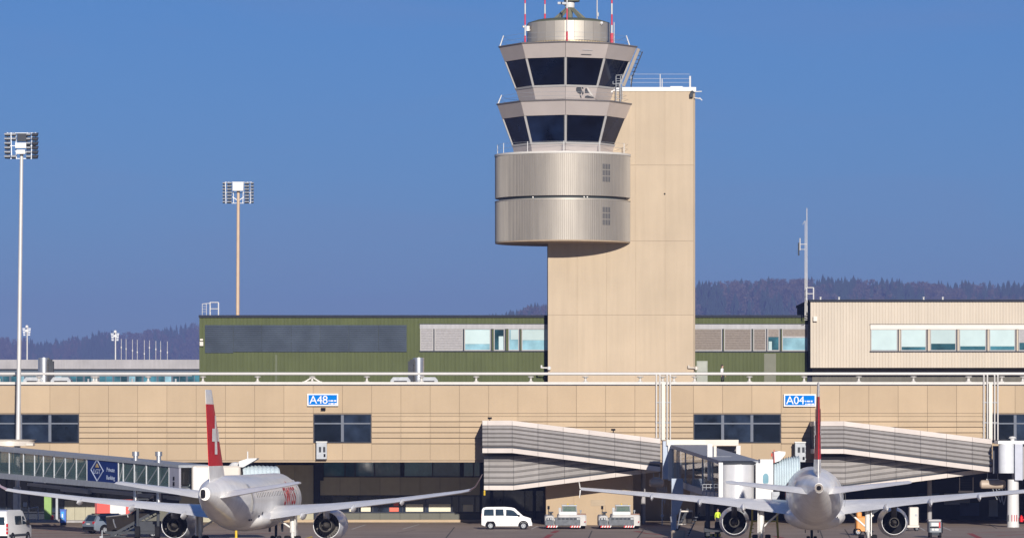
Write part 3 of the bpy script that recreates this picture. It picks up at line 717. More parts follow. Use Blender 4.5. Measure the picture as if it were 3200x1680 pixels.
# rails on the shaft roof
q = MB()
for px, h in ((1972,235),(2063,232),(2069,247),(2155,238)): q.tube(P(px,273,DS+.1), P(px,h,DS+.1), .045)
q.tube(P(2157,273,DS+.15), P(2157,238,DS+.15), .08)
for y in (232, 246, 258): q.tube(P(1975,y,DS+.1), P(2155,y,DS+.1), .012)
q.build('railing', white, tw)
q = MB(); q.tube(P(2168,287,DS-.2), P(2193,286,DS-.2), .05); q.tube(P(2170,306,DS-.2), P(2190,309,DS-.2), .05); q.tube(P(2186,306,DS-.2), P(2194,314,DS-.2), .05); q.build('bracket_arm', white, tw)
q = MB(); q.pbox(2156,291,2166,304,DS-.5,.45); q.lathe([(.02,.1),(.16,0),(.16,-.2)], P(2163,286,DS-.3), n=10); q.build('loudspeaker', steel_d, tw)
for px in (1690, 2150):
    q = MB(); q.tube(P(px,1148,DS-.3), P(px+32,1149,DS-.3), .07); q.lathe([(.05,-.25),(.16,-.2),(.16,.1),(.05,.15)], P(px+26,1148,DS-.35), n=10); q.tube(P(px+2,1140,DS-.3), P(px+2,1148,DS-.3), .09); q.build('spotlight', white_warm if px > 2000 else white, tw)
# two ribbed drums, elliptical in plan
DCx, DCy, A_, B_ = X(1760,DS), DS+1.1, 6.73, 6.1
def ell(th, d=0.0): return (DCx+(A_+d)*math.cos(th), DCy+(B_+d)*math.sin(th))
def ribbed_ring(z0, z1, n=210):
    out = []
    for i in range(n):
        for f_, d in ((0,0),(.62,0),(.72,-.045),(.92,-.045)):
            out.append(ell(2*math.pi*(i+f_)/n, d))
    return [[(x,y,z) for x,y in out] for z in (z0,z1)]
def plain_ring(d, z0, z1, n=72):
    return [[(*ell(2*math.pi*i/n, d), z) for i in range(n)] for z in (z0,z1)]
zD = [Z(757.5,DCy), Z(633,DCy), Z(621,DCy), Z(491,DCy)]
for z0, z1 in ((zD[0], zD[1]), (zD[2], zD[3])):
    q = MB(); q.loft(ribbed_ring(z0, z1)); dm = q.build('drum', drum_m, tw)
    # louvre grids: vertical slits in three rows
    for r in range(3):
        for cidx in range(5):
            th = R(-90+34.5+1.7*cidx - 0); zt = z1 - (.24 if z1 == zD[3] else .18)*(z1-z0) - r*.62
            x, y = ell(th, .012); x2, y2 = ell(th+R(.9), .012)
            s = MB(); s.loft([[(x,y,zz),(x2,y2,zz),(x2,y2+.03,zz),(x,y+.03,zz)] for zz in (zt-.5, zt)]); s.build('vent_slit', steel_d, dm)
q = MB(); q.loft(plain_ring(-.42, zD[1]-.05, zD[2]+.05)); q.build('drum_gap', groove_m, tw, smooth=40)
q = MB(); q.loft(plain_ring(.03, zD[1]+.002, zD[1]+.10)); q.build('drum_lip', pent_m, tw, smooth=40)
q = MB(); q.loft(plain_ring(.05, zD[3]+.002, zD[3]+.20)); q.build('drum_lip', coping_m, tw, smooth=40)
q = MB(); q.loft(plain_ring(-.02, zD[0]-.12, zD[0]-.002)); q.build('drum_floor', conc_dark, tw, smooth=40)
q = MB()
for px in (1665, 1823, 1833): q.box((X(px,DS), DCy-B_*math.sqrt(max(0,1-((X(px,DS)-DCx)/A_)**2))+.32, (zD[1]+zD[2])/2+.05), (.12,.1,.12))
q.build('fixing', white, tw)
# rail round the top of the drums
zt = zD[3]+.2
pts = []
for deg in (180, 205, 237, 270, 303, 337):
    x, y = ell(R(deg), -.25); q = MB(); q.tube((x,y,zt),(x,y,zt+1.0),.035); q.build('railing_post', white, tw)
q = MB()
for h in (.5, .95):
    arc = [(*ell(R(d), -.25), zt+h) for d in range(160, 385, 8)]; q.path(arc, .012, 5)
q.build('railing_wire', galv, tw, kind='stuff')
# control rooms: nine-sided, flaring upward
CXc = X(1765.5,DS); CYc = DCy+.35
ANG = [-40*k for k in range(9)]
WIDE = 1.0
def ninegon(Rm, z): return [(CXc+Rm*(WIDE if k in (2,3) else 1)*math.sin(R(40*k)), CYc-Rm*(WIDE if k in (2,3) else 1)*math.cos(R(40*k)), z) for k in range(9)]
def zc_(py): return Z(py, CYc)
def lerp(a, b, t): return tuple(a[i]+(b[i]-a[i])*t for i in range(3))
def control_room(name, Rrim, yrim, yfas, ysill, ybot, Rsill, Rbot):
    k = DS/F
    rr = lambda y: (Rrim + (Rsill-Rrim)*(y-yrim)/(ysill-yrim))*k if y <= ysill else (Rsill + (Rbot-Rsill)*(y-ysill)/(ybot-ysill))*k
    q = MB(); q.loft([ninegon(rr(y)-.10, zc_(y)) for y in (ybot, ysill, yrim+2)]); room = q.build(name, groove_m, tw)
    q = MB(); q.loft([ninegon(rr(yrim)+.04, zc_(yrim+2)), ninegon(rr(yrim)+.10, zc_(yrim)), ninegon(rr(yrim)+.06, zc_(yrim-3))]); q.build('roof_edge', M(name+'_rim', (.12,.11,.11), .5), room)
    yg0, yg1 = yfas, ysill-5
    for i in range(9):
        j = (i+1) % 9
        def face(y0, y1, t0, t1, d0, d1, nm, m):
            ring = []
            for y in (y1, y0):
                a, b = ninegon(rr(y)+d1, zc_(y)), ninegon(rr(y)+d0, zc_(y))
                ring.append([lerp(a[i],a[j],t0), lerp(a[i],a[j],t1), lerp(b[i],b[j],t1), lerp(b[i],b[j],t0)])
            s = MB(); s.loft(ring); return s.build(nm, m, room)
        face(yrim+2, yg0, .004, .996, -.08, .02, 'fascia_panel', cab_m)
        face(yg0, yg1, .045, .955, -.08, -.05, 'pane', glass_navy)
        face(yg1, ysill+1, .004, .996, -.08, .07, 'sill', frame_w)
        face(ysill+1.5, ybot, .004, .996, -.08, .0, 'skirt_panel', cab_m)
        a, b = ninegon(rr(yg0)-.09, zc_(yg0)), ninegon(rr(yg1)-.09, zc_(yg1))
        s = MB(); s.tube(b[i], a[i], .125, .125, n=6); s.build('mullion', frame_w, room)
    return room
lower_room = control_room('control_room', 215, 330, 374, 460, 492, 166, 160)
WIDE = 1.09
upper_room = control_room('control_room', 209, 151, 196, 283, 328, 156, 142)
WIDE = 1.0
# slim service marks on the fascias and the emblem on the skirt
def on_facet(room, y, px0, px1, h, rad, nm, m, yw):
    t = None
    q = MB(); Rm = rad*DS/F
    a, b = ninegon(Rm, 0)[0], ninegon(Rm, 0)[1]
    def pt(px, py, off):
        f_ = (X(px,DS)-a[0])/(b[0]-a[0]); x, yy, _ = lerp(a, b, f_); return (x+.64*off*0, yy-off, zc_(py))
    q.loft([[pt(px0,p_,.03), pt(px1,p_,.03), pt(px1,p_,-.05), pt(px0,p_,-.05)] for p_ in (y+h, y)]); return q.build(nm, m, room)
for room, y, rad in ((upper_room, 186, 197), (lower_room, 365, 199)):
    on_facet(room, y, 1814, 1846, 1.6, rad+1.5, 'fascia_slot', steel_d, 0); on_facet(room, y-13, 1818, 1850, .8, rad+6, 'fascia_slot', galv, 0)
q = MB(); Rm = 149*DS/F
a_, b_ = ninegon(Rm, 0)[0], ninegon(Rm, 0)[1]
def emb(poly):
    f0 = [(X(px,DS)-a_[0])/(b_[0]-a_[0]) for px, _ in poly]
    front = []; back = []
    for (px, py), f_ in zip(poly, f0):
        Rq = (156+(142-156)*(py-283)/45)*DS/F; a1, b1 = ninegon(Rq+.03, 0)[0], ninegon(Rq+.03, 0)[1]
        x, y, _ = lerp(a1, b1, f_); front.append((X(px,DS), y-.03, zc_(py))); back.append((X(px,DS), y+.03, zc_(py)))
    q.loft([front, back])
for poly in ([(1799,287),(1806,281),(1814,284),(1818,298),(1813,306),(1804,302),(1799,296)], [(1815,281),(1821,284),(1822,290),(1817,289)], [(1817,302),(1820,294),(1823,303),(1819,308)],
             [(1810,307),(1814,309),(1816,317),(1812,315)], [(1826,302),(1827,288),(1832,287),(1836,296),(1841,301)], [(1826,316),(1828,310),(1836,308),(1842,311),(1852,313),(1855,316)]): emb(poly)
q.build('emblem', steel_d, upper_room)
q = MB(); emb([(1824,281),(1833,281),(1857,317),(1853,311),(1843,306),(1838,296),(1833,285)]); q.build('emblem', coping_m, upper_room)
# rim posts, leaning outward, with wires
for room, Rm, y0, dy in ((upper_room, 209, 148, 33), (lower_room, 215, 327, 27)):
    k = DS/F; a = ninegon((Rm-3)*k, zc_(y0)); b = ninegon((Rm-14)*k, zc_(y0-dy))
    for i in (2, 7): 
        q = MB(); q.tube(a[i], b[i], .07, .05); q.build('railing_post', white, room)
    q = MB()
    for t in (.45, .9):
        pts = [lerp(a[i], b[i], t) for i in range(9)]; q.path(pts+[pts[0]], .012, 5)
    q.build('railing_wire', galv, room, kind='stuff')
# slanted ladder beam on the right of the upper room
q = MB(); a = P(1996,153,CYc-1.3); b = P(1948,270,CYc-1.3)
q.beam(a, b, .42, .30); q.build('slanted_beam', M('taupe_beam', (.27,.24,.21), .7, spec=.2), upper_room)
q = MB(); q.tube(P(2008,162,CYc-1.5), P(1976,240,CYc-1.5), .05); q.tube(P(1976,240,CYc-1.5), P(1972,273,CYc-1.5), .05)
for i in range(8): q.tube(lerp(P(1998,160,CYc-1.5),P(1960,262,CYc-2.2),i/8), lerp(P(2007,166,CYc-1.5),P(1974,258,CYc-1.5),i/8), .03)
q.build('ladder', steel_d, upper_room)
DLd = DS-.6
q = MB()
for x in (1915.5, 1944): q.tube(P(x,263 if x<1930 else 312,DLd), P(x,236 if x<1930 else 232,DLd), .035)
for x in (1925, 1939): q.tube(P(x,318,DLd), P(x,238,DLd), .04)
for y in (236, 263): q.path([P(1915.5,y,DLd), P(1944,y-1,DLd)], .035)
for i in range(11): q.tube(P(1925,316-7*i,DLd), P(1939,316-7*i,DLd), .022)
q.build('ladder', galv, tw)
# penthouse drum, antennas and radar
pcy = CYc+.3; pr = 131*DS/F; pz0, pz1 = Z(137,pcy), Z(76,pcy)
q = MB(); q.lathe([(pr+.02,pz0-.35),(pr+.02,pz0-.02)], (CXc+.4, pcy, 0), n=48); q.build('penthouse_base', M('vent_ring_gold',(.36,.30,.20),.5,metal=.4), tw, smooth=40)
q = MB()
for i in range(44):
    t = math.pi + math.pi*i/43; q.box((CXc+.4+(pr+.04)*math.cos(t), pcy+(pr+.04)*math.sin(t), pz0-.17), (.10,.06,.26), t+math.pi/2)
q.build('vent_fin', M('vent_fin_gold',(.55,.45,.30),.5,metal=.3), tw, kind='stuff')
q = MB(); q.lathe([(pr-.3,pz0),(pr-.3,pz1)], (CXc+.4, pcy, 0), n=48); ph = q.build('penthouse', groove_m, tw)
n = 26
for i in range(n):
    t0, t1 = 2*math.pi*(i+.012)/n, 2*math.pi*(i+.988)/n
    ring = []
    for z in (pz0, pz1-.02):
        o_ = [(CXc+.4+pr*math.cos(t), pcy+pr*math.sin(t), z) for t in (t0,(t0+t1)/2,t1)]; i_ = [(CXc+.4+(pr-.08)*math.cos(t), pcy+(pr-.08)*math.sin(t), z) for t in (t1,(t0+t1)/2,t0)]
        ring.append(o_+i_)
    q = MB(); q.loft(ring); q.build('wall_panel', pent_m, ph, smooth=40)
q = MB(); q.lathe([(pr-.05,pz1),(pr-.05,pz1+.06),(pr-.9,pz1+.34),(.6,pz1+.42)], (CXc+.4, pcy, 0), n=40); q.build('penthouse_roof', M('roof_membrane_green',(.10,.11,.07),.8), tw, smooth=40)
def antenna(px, y0, y1, D, r, bands, lean=0):
    q = MB(); q.m = 0; n = bands
    for i in range(n):
        q.m = i % 2; ya, yb = y0+(y1-y0)*i/n, y0+(y1-y0)*(i+1)/n
        q.tube(P(px+lean*(i/n),ya,D), P(px+lean*((i+1)/n),yb,D), r*(1.0 if i else 1.3), n=8)
    return q.build('antenna', [red_pole, mast_white], tw, smooth=50)
antenna(1641, 146, -90, CYc-3.5, .075, 7, 0); antenna(1703, 73, -75, pcy+1.5, .075, 5); antenna(1772, 134, -80, pcy-pr-.15, .07, 6)
antenna(1912, 147, -90, CYc-3.2, .085, 7)
q = MB(); q.tube(P(1912,147,CYc-3.4), P(1912,104,CYc-3.4), .16, n=10); q.build('antenna_base', red_pole, tw)
q = MB(); q.tube(P(1866,76,pcy), P(1866,-80,pcy), .06); q.tube(P(1868,52,pcy), P(1868,40,pcy), .11); q.tube(P(1868,44,pcy), P(1865,34,pcy), .06); q.build('antenna', mast_white, tw)
q = MB(); q.tube(P(1919,146,CYc-3.0), P(1919,70,CYc-3.0), .05); q.build('antenna', mast_white, tw)
q = MB()
for a in (-130, -50, 20, 160, 90): q.beam((CXc+.5+2.1*math.cos(R(a))*.95, pcy+1.5*math.sin(R(a)), pz1+.2), (CXc+.9*math.cos(R(a))*.3+.5, pcy+.3*math.sin(R(a)), Z(26,pcy)), .26, .26)
q.tube((CXc+.5, pcy, pz1+.3), (CXc+.5, pcy, Z(24,pcy)), .3, n=12); rs = q.build('radar_support', olive_grey, tw)
q = MB(); q.lathe([(.45,0),(.48,.1),(.48,.5),(.3,.62)], (CXc+.5, pcy, Z(25,pcy)), n=20); q.build('radar_drum', white, rs, smooth=40)
q = MB(); q.lathe([(.2,-.02),(.75,0),(.8,.12),(.5,.3),(.2,.34)], (CXc+.7, pcy, Z(6,pcy)), n=20); q.build('radar_cap', olive_grey, rs, smooth=40)
q = MB(); q.beam((CXc-.7, pcy-.5, Z(12,pcy)), (CXc+.3, pcy-.5, Z(13,pcy)), .25, .22); q.tube((CXc-.2,pcy-.4,Z(14,pcy)),(CXc+.4,pcy,Z(20,pcy)),.08); q.build('radar_arm', galv, rs)
q = MB()
for px, y in ((1715,68),(1727,62),(1737,66),(1880,72)): q.tube(P(px,78,pcy-2.8), P(px,y-4,pcy-2.8), .06); q.lathe([(.02,-.15),(.15,-.1),(.15,.1),(.02,.15)], P(px,y,pcy-2.8), n=8)
q.build('roof_fitting', white, tw)
q = MB(); Dq = pcy-1.6
q.box(P(1650,90,Dq), (.3,.3,.5)); q.box(P(1668,91,Dq), (.28,.2,.22)); q.box(P(1636,84,Dq), (.22,.2,.16)); q.tube(P(1641,97,Dq), P(1672,92,Dq), .04); q.build('camera_cluster', white_warm, tw)

# ------------------------------------------------------------------ floodlight masts
lamp_dark = M('floodlight_housing_dark', (.06,.065,.085), .8, spec=.2)
def flood_mast(px, pytop, pyhead0, pyhead1, hw, D, r0, r1, m, lab, lean, back, zbase=0.0):
    t = thing('floodlight_mast', lab, 'floodlight mast', (X(px,D), D, zbase), group='tall floodlight masts')
    k = D/F; x0 = X(px,D)
    top = (x0+lean, D, Z(pytop,D))
    q = MB(); q.tube((x0,D,zbase), top, r0, r1, n=16); q.build('pole', m, t, smooth=50)
    cx = x0+lean+(.0); z1, z0 = Z(pyhead0,D), Z(pyhead1,D); w = hw*k
    q = MB()
    for s in (-1, 1):
        for fx in (.30, .58, .80): q.beam((cx+s*w*fx,D-.05,z0), (cx+s*w*(fx+.04),D-.05,z1), .07, .07)
        q.beam((cx+s*w*.02,D,z0+.35),(cx+s*w*.38,D,z0+.75),.09,.09)
    for z in (z0+.05, (z0+z1)/2, z1-.05): q.beam((cx-w*.84,D+.08,z), (cx+w*.84,D+.08,z), .06, .06)
    q.build('head_frame', white if back else lamp_grey, t)
    rows = 6 if not back else 7; h = (z1-z0)/rows
    lw = w*.42
    for s in (-1, 1):
        for c in (0, 1):
            for i in range(rows):
                zc_i = z1-h*(i+.5); yc = D-.35
                xc, lw = (cx+s*w*(.93 if c else .57), w*(.16 if c else .34)) if back else (cx+s*w*(.81 if c else .43), w*(.37 if c else .27))
                if not back and c == 0 and s < 0 and i in (2,3,4): continue
                if c == 0 and not back and i in (2,3) : xc += s*.0
                q = MB(); d = .55
                q.loft([[(xc-lw*.5, yc-.2, zc_i+h*.16), (xc+lw*.5, yc-.2, zc_i+h*.16), (xc+lw*.5, yc+.5, zc_i+h*.46), (xc-lw*.5, yc+.5, zc_i+h*.46),
                         ] if a else [(xc-lw*.42, yc-.16, zc_i-h*.12), (xc+lw*.42, yc-.16, zc_i-h*.12), (xc+lw*.42, yc+.42, zc_i-h*.10), (xc-lw*.42, yc+.42, zc_i-h*.10)] for a in (0, 1)])
                l_o = q.build('lamp', lamp_grey if (back or s < 0 or c == 0) else lamp_dark, t)
                q = MB(); q.box2(xc-lw*.38, xc+lw*.38, yc-.3, yc+.42, zc_i-h*.42, zc_i-h*.125); q.build('lamp_glass', lamp_face, l_o)
    q = MB()
    if back: q.box2(cx-w*.34, cx+w*.34, D-.75, D-.2, z1-1.05, z1-.05)
    else:
        q.box2(cx-w*.32, cx+w*.32, D-.75, D-.25, z1-1.45, z1-.98); q.box2(cx-w*.25, cx+w*.25, D-.7, D-.25, z0+.42, z1-1.6)
    q.build('control_box', white, t)
    if not back:
        q = MB(); q.box2(cx-w*.22, cx+w*.32, D-.6, D-.1, z1-.85, z1-.12); q.build('lamp_bank', steel_d, t)
    return t
flood_mast(53, 480, 414, 497, 53, 374.5, .225, .155, mast_white, 'tall white floodlight mast with louvred lamp head at the far left before the terminal', .42, False)
flood_mast(740, 592, 568, 636, 48, 470.0, .26, .17, mast_tan, 'tan floodlight mast with white box head rising behind the green building', .17, True)
def far_mast(px, y0, y1, lab, D=620.0):
    t = thing('distant_floodlight_mast', lab, 'floodlight mast', (X(px,D), D, 0), group='two small distant floodlight masts')
    q = MB(); q.tube((X(px,D),D,0), P(px+1,y0,D), .17, .10, n=10); q.build('pole', mast_white, t, smooth=50)
    x = X(px,D)
    for i in range(5):
        z = Z(y0+4+5*i, D)
        q = MB(); q.box2(x-.62+.03*i, x-.2, D-.3, D+.2, z-.08, z+.05); q.build('lamp_row', lamp_grey, t); q = MB(); q.box2(x+.2, x+.62-.03*i, D-.3, D+.2, z-.08, z+.05); q.build('lamp_row', lamp_grey, t)
    q = MB(); q.lathe([(.1,0),(.26,.08),(.2,.35),(.02,.45)], P(px,y0+2,D), n=10); q.box2(x-.3,x+.3,D-.1,D+.1,Z(y0+14,D),Z(y0+8,D)); q.build('head', white, t)
far_mast(84, 1022, 0, 'small distant white floodlight mast at far left beyond the roof pipe')
far_mast(360, 1038, 0, 'small distant floodlight mast beside the row of thin antenna poles')
# ------------------------------------------------------------------ glazed boarding bridges
def tunnel(t, A, B, zA, zB, w, edges, m_frame, diag_from=0, skip=(), glass=None, pane_sides=(-1,1), post=.10):
    # A, B ground points of the centre line; zA, zB = (floor, roof) heights at either end
    A, B = Vector((*A,0)), Vector((*B,0)); d = (B-A).normalized(); s = Vector((-d.y,d.x,0))
    def pt(f, side, k): 
        zf = zA[0]+(zB[0]-zA[0])*f; zr_ = zA[1]+(zB[1]-zA[1])*f
        p = A+(B-A)*f + s*side*w/2; p.z = zf+(zr_-zf)*k; return p
    q = MB(); q.loft([[pt(f,-1.06,0)-Vector((0,0,.35)), pt(f,1.06,0)-Vector((0,0,.35)), pt(f,1.06,.06), pt(f,-1.06,.06)] for f in (0,1)]); q.build('floor_beam', m_frame, t)
    q = MB(); q.loft([[pt(f,-1.08,.90), pt(f,1.08,.90), pt(f,1.08,1.0), pt(f,-1.08,1.0)] for f in (0,1)]); q.build('roof_beam', m_frame, t)
    for e in edges:
        for sd in (-1, 1):
            q = MB(); q.beam(pt(e,sd,.06), pt(e,sd,.90), post, post); q.build('post', m_frame, t)
    for i, (a, c) in enumerate(zip(edges, edges[1:])):
        if i in skip: continue
        for sd in pane_sides:
            q = MB(); o = s*sd*.0
            q.loft([[pt(f,sd*.985,.06), pt(f,sd*.965,.06), pt(f,sd*.965,.90), pt(f,sd*.985,.90)] for f in (a+(c-a)*.02, c-(c-a)*.02)]); q.build('pane', glass or glass_thru, t)
        if i >= diag_from:
            q = MB(); q.beam(pt(a,pane_sides[0]*.99,.08), pt(c,pane_sides[0]*.99,.88), .06, .06); q.build('brace', m_frame, t)
    return pt, d, s
def bellows(t, rings_n, x0, x1, y0, y1, hw, z0, z1, dz, m, drop=0.0):
    # accordion canopy from the cab (x0,y0) to the fuselage (x1,y1), arch section in the plane across the run
    A, B = Vector((x0,y0,0)), Vector((x1,y1,0)); d = (B-A).normalized(); s = Vector((-d.y,d.x,0))
    rings = []
    for i in range(rings_n*2+1):
        f = i/(rings_n*2); k = 1.0 if i % 2 else .93
        c = A+(B-A)*f; top = (z1-z0)*k + dz*math.sin(f*math.pi*.5)*.6
        ring = []
        for a in range(0, 181, 15):
            ca, sa = math.cos(R(a)), math.sin(R(a))
            e = .55; xx = math.copysign(abs(ca)**e, ca)*hw*k; zz = abs(sa)**e*top
            p = c + s*xx; p.z = z0 - drop*f + zz; ring.append(p)
        rings.append(ring)
    q = MB(); q.loft(rings, cap=False, closed=False)
    return q.build('canopy', m, t)

# left bridge to the left aircraft
DA, DB = 383.0, 327.0
lb = thing('boarding_bridge', 'long grey glazed boarding bridge with navy advert panel behind the left aircraft', 'boarding bridge', (X(340,350), 350, 0), group='boarding bridges')
pxs = lambda D: None
A1, B1 = (X(-180,DA), DA), (X(612,DB), DB)
def fpx(px):                                   # fraction along the bridge at which photo column px is met (near side)
    lo, hi = 0.0, 1.0
    for _ in range(40):
        m_ = (lo+hi)/2; x = A1[0]+(B1[0]-A1[0])*m_; y = A1[1]+(B1[1]-A1[1])*m_ - 1.2
        if CX+F*x/y < px: lo = m_
        else: hi = m_
    return lo
z_at = lambda py, px: Z(py, A1[1]+(B1[1]-A1[1])*fpx(px)-1.2)
rA = z_at(1397, 0); rB = z_at(1452, 605); fA = z_at(1478, 0); fB = z_at(1530, 605); f0, f1 = fpx(0), fpx(605)
ext = lambda a, b, f: a+(b-a)*(f-f0)/(f1-f0)
ed = [fpx(p) for p in (-170,-130,-90,-50,-12,26,70,115,150,178,212,247,282,316,415,430,465,503,541,575)]
ipan = 13
pt, dl, sl = tunnel(lb, A1, B1, (ext(fA,fB,0), ext(rA,rB,0)), (ext(fA,fB,1), ext(rA,rB,1)), 2.7, ed, galv, diag_from=8, skip=(13,), pane_sides=(-1,1))
# which side faces the camera: the one with smaller y
near = -1 if (sl*-1).y < 0 else 1
fa, fb_ = fpx(317), fpx(415)
q = MB(); q.loft([[pt(f,near*1.02,.04), pt(f,near*.96,.04), pt(f,near*.96,.93), pt(f,near*1.02,.93)] for f in (fa, fb_)]); ad = q.build('advert_panel', blue_ad, lb, label='navy advert panel with a diamond emblem and white lettering')
pm = (pt(fa,near*1.03,.5)+pt(fb_,near*1.03,.5))/2; yaw = math.atan2(dl.y, dl.x); slope = math.atan2(pt(fb_,near,.5).z-pt(fa,near,.5).z, (pt(fb_,near,.5)-pt(fa,near,.5)).xy.length)
Lp = (pt(fb_,near,.5)-pt(fa,near,.5)).length
def on_ad(u, v):                                # u along, v up, in metres from the panel centre
    p = pm + dl*u; p.z += v + math.tan(slope)*u; return p - Vector((dl.y,-dl.x,0))*-.0
off = Vector((dl.y,-dl.x,0)); off = off if off.y < 0 else -off
q = MB()
cu = -Lp*.17; hh = .88; ww = .20*Lp
for (a, c) in (((0,hh),(ww,0)),((ww,0),(0,-hh)),((0,-hh),(-ww,0)),((-ww,0),(0,hh))):
    q.beam(on_ad(cu+a[0],a[1])+off*.02, on_ad(cu+c[0],c[1])+off*.02, .05, .07)
q.build('emblem', ad_pale, ad)
q = MB(); q.loft([[on_ad(cu+a,b)+off*e for a,b in ((-.42,.24),(-.24,.40),(0,.58),(.24,.40),(.42,.24))] for e in (.01,.035)]); q.build('emblem', ad_gold, ad)
def ad_text(tx, u, v, size, m, sx=1.0):
    o = text_obj(tx, size, m, 'lettering', ad, on_ad(u,v)+off*.03, .006, sx=sx); o.rotation_euler = (0, -slope, yaw)
ad_text('LGT', cu, -.12, .56, ad_pale, .22*Lp/1.0)
ad_text('Private', Lp*.27, .12, .50, ad_pale, .30*Lp/1.62); ad_text('Banking', Lp*.27, -.52, .50, ad_pale, .30*Lp/1.70)
# end panel, white cab and canopy at the aircraft door
fa, fb_ = fpx(577), fpx(607)
q = MB(); q.loft([[pt(f,near*1.03,.0), pt(f,near*.9,.0), pt(f,near*.9,.94), pt(f,near*1.03,.94)] for f in (fa, fb_)]); ep = q.build('end_panel', M('lilac_grey_panel',(.30,.30,.36),.5), lb)
q = MB(); p = pt((fa+fb_)/2,near*1.04,.45); q.box(p+off*.03, (.22,.05,.28), yaw); q.box(p+off*.03-Vector((0,0,.42)), (.26,.05,.3), yaw); q.box(p+off*.03-Vector((0,0,.75)), (.18,.05,.18), yaw); q.build('notice', black, ep)
Dc = 326.0
lab_z0, lab_z1 = Z(1541,Dc), Z(1454,Dc)
q = MB(); q.bev(X(604,Dc), X(755,Dc), Dc-1.6, Dc+1.8, lab_z0, lab_z1, .12); cab = q.build('cab', white_warm, lb)
q = MB(); q.pbox(604, 1457, 612, 1540, Dc-1.68, .07); q.pbox(612, 1459, 650, 1538, Dc-1.64, .03); q.build('cab_frame', white, cab)
q = MB(); q.lathe([(.5,0),(.55,.2),(.3,.45),(.05,.5)], (X(736,Dc), Dc, Z(1462,Dc)), n=14); q.lathe([(.25,0),(.3,.15),(.05,.3)], (X(706,Dc), Dc-.4, Z(1466,Dc)), n=12); q.lathe([(.05,0),(.05,.6)], (X(774,Dc), Dc, Z(1433,Dc)), n=6); q.build('cab_roof_fitting', white, cab)
q = MB(); q.prism([(X(750,Dc),Z(1440,Dc)),(X(752,Dc),Z(1458,Dc)),(X(764,Dc),Z(1458,Dc)),(X(806,Dc),Z(1433,Dc)),(X(806,Dc),Z(1430,Dc)),(X(778,Dc),Z(1431,Dc))], Dc-1.6, Dc+1.6); q.build('canopy_hood', white, cab)
bellows(lb, 9, X(752,Dc), X(866,Dc), Dc, Dc+.6, 1.6, Z(1520,Dc), Z(1452,Dc), .2, canopy_m, .2)
# lift columns that rise above the roof
for px in (424, 496):
    D = A1[1]+(B1[1]-A1[1])*fpx(px)-1.75
    q = MB(); q.tube(P(px,1575,D), P(px,1412,D), .19, n=14); q.tube(P(px,1424,D), P(px,1410,D), .29, n=14); q.build('lift_column', silver, lb, smooth=50)
D = A1[1]+(B1[1]-A1[1])*fpx(460)-1.2
q = MB(); q.pbox(428, 1536, 560, 1541, D-1, .2); q.pbox(428, 1556, 520, 1560, D-1, .2); q.pbox(480, 1545, 488, 1575, D-1.2, .2); q.pbox(501, 1545, 508, 1575, D-1.2, .2); q.tube(P(430,1672,D), P(430,1560,D), .12); q.tube(P(494,1672,D), P(494,1560,D), .12); q.build('undercarriage', steel_d, lb)
for px in (430, 492):
    q = MB(); q.lathe([(.25,-.2),(.5,-.18),(.5,.18),(.25,.2)], (X(px,D-1), D-1, .5), axis='x', n=20); q.build('wheel', rubber, lb, smooth=40)
q = MB(); q.beam(P(195,1528,365), P(280,1536,355), .35, .3); q.beam(P(90,1512,370), P(280,1532,356), .3, .25); q.beam(P(280,1530,356), P(560,1556,332), .35, .3); q.pbox(104,1497,142,1508,372,.2); q.build('cable_tray', galv, lb)
q = MB(); D = 374; q.pbox(41, 1520, 56, 1600, D-.2, .4); q.pbox(57, 1520, 64, 1640, D, .5); q.build('support_column', galv, lb)
q = MB(); q.tube(P(30,1376,373), P(30,1392,373), 2.2, 2.3, n=24); q.tube(P(30,1372,373), P(30,1376,373), 2.4, 2.3, n=24); q.pbox(82,1384,103,1391,371,1.); q.build('rotunda_roof', white_warm, lb, smooth=40)

# middle bridge, seen end on, to the right aircraft
mbg = thing('boarding_bridge', 'white framed glazed boarding bridge with round white cab beside the right aircraft', 'boarding bridge', (X(2200,340), 340, 0), group='boarding bridges')
Dp = 371.0
q = MB(); q.pbox(2072, 1377, 2090, 1496, Dp, 2.5); q.build('rotunda_side', M('pale_blue_side',(.34,.40,.50),.45), mbg)
q = MB(); q.pbox(2088, 1385, 2106, 1500, Dp-.4, .5); q.build('portal_column', white, mbg)
q = MB(); q.pbox(2083, 1373, 2308, 1391, Dp-.3, 2.6); q.build('portal_beam', white_warm, mbg)
q = MB(); q.pbox(2301, 1391, 2314, 1434, Dp-.2, .5); q.build('portal_column', white, mbg)
q = MB(); q.pbox(2240, 1392, 2300, 1432, Dp+2.2, .1)
for i in range(6): q.pbox(2240, 1393+7*i, 2300, 1396+7*i, Dp+2.0, .2)
q.build('ribbed_back_wall', slat_grey, mbg)
A2, B2 = (X(2150,Dp), Dp), (X(2318,316), 316)
pt2, d2, s2 = tunnel(mbg, A2, B2, (Z(1500,Dp), Z(1388,Dp)), (Z(1552,316), Z(1440,316)), 2.9, [0,.12,.16,.3,.46,.64,.82,1], galv, diag_from=99, glass=glass_thru)
pw = pt2(.62,1,.0); 
D = 329.0
q = MB(); q.pbox(2211, 1387, 2226, 1500, D, .3); q.build('portal_column', white, mbg)
q = MB(); q.pbox(2231, 1392, 2239, 1500, D+.2, .3); q.build('portal_column', white_warm, mbg)
q = MB(); q.pbox(2226.5, 1425, 2285, 1429, D+.5, .3); q.build('cross_beam', galv, mbg)
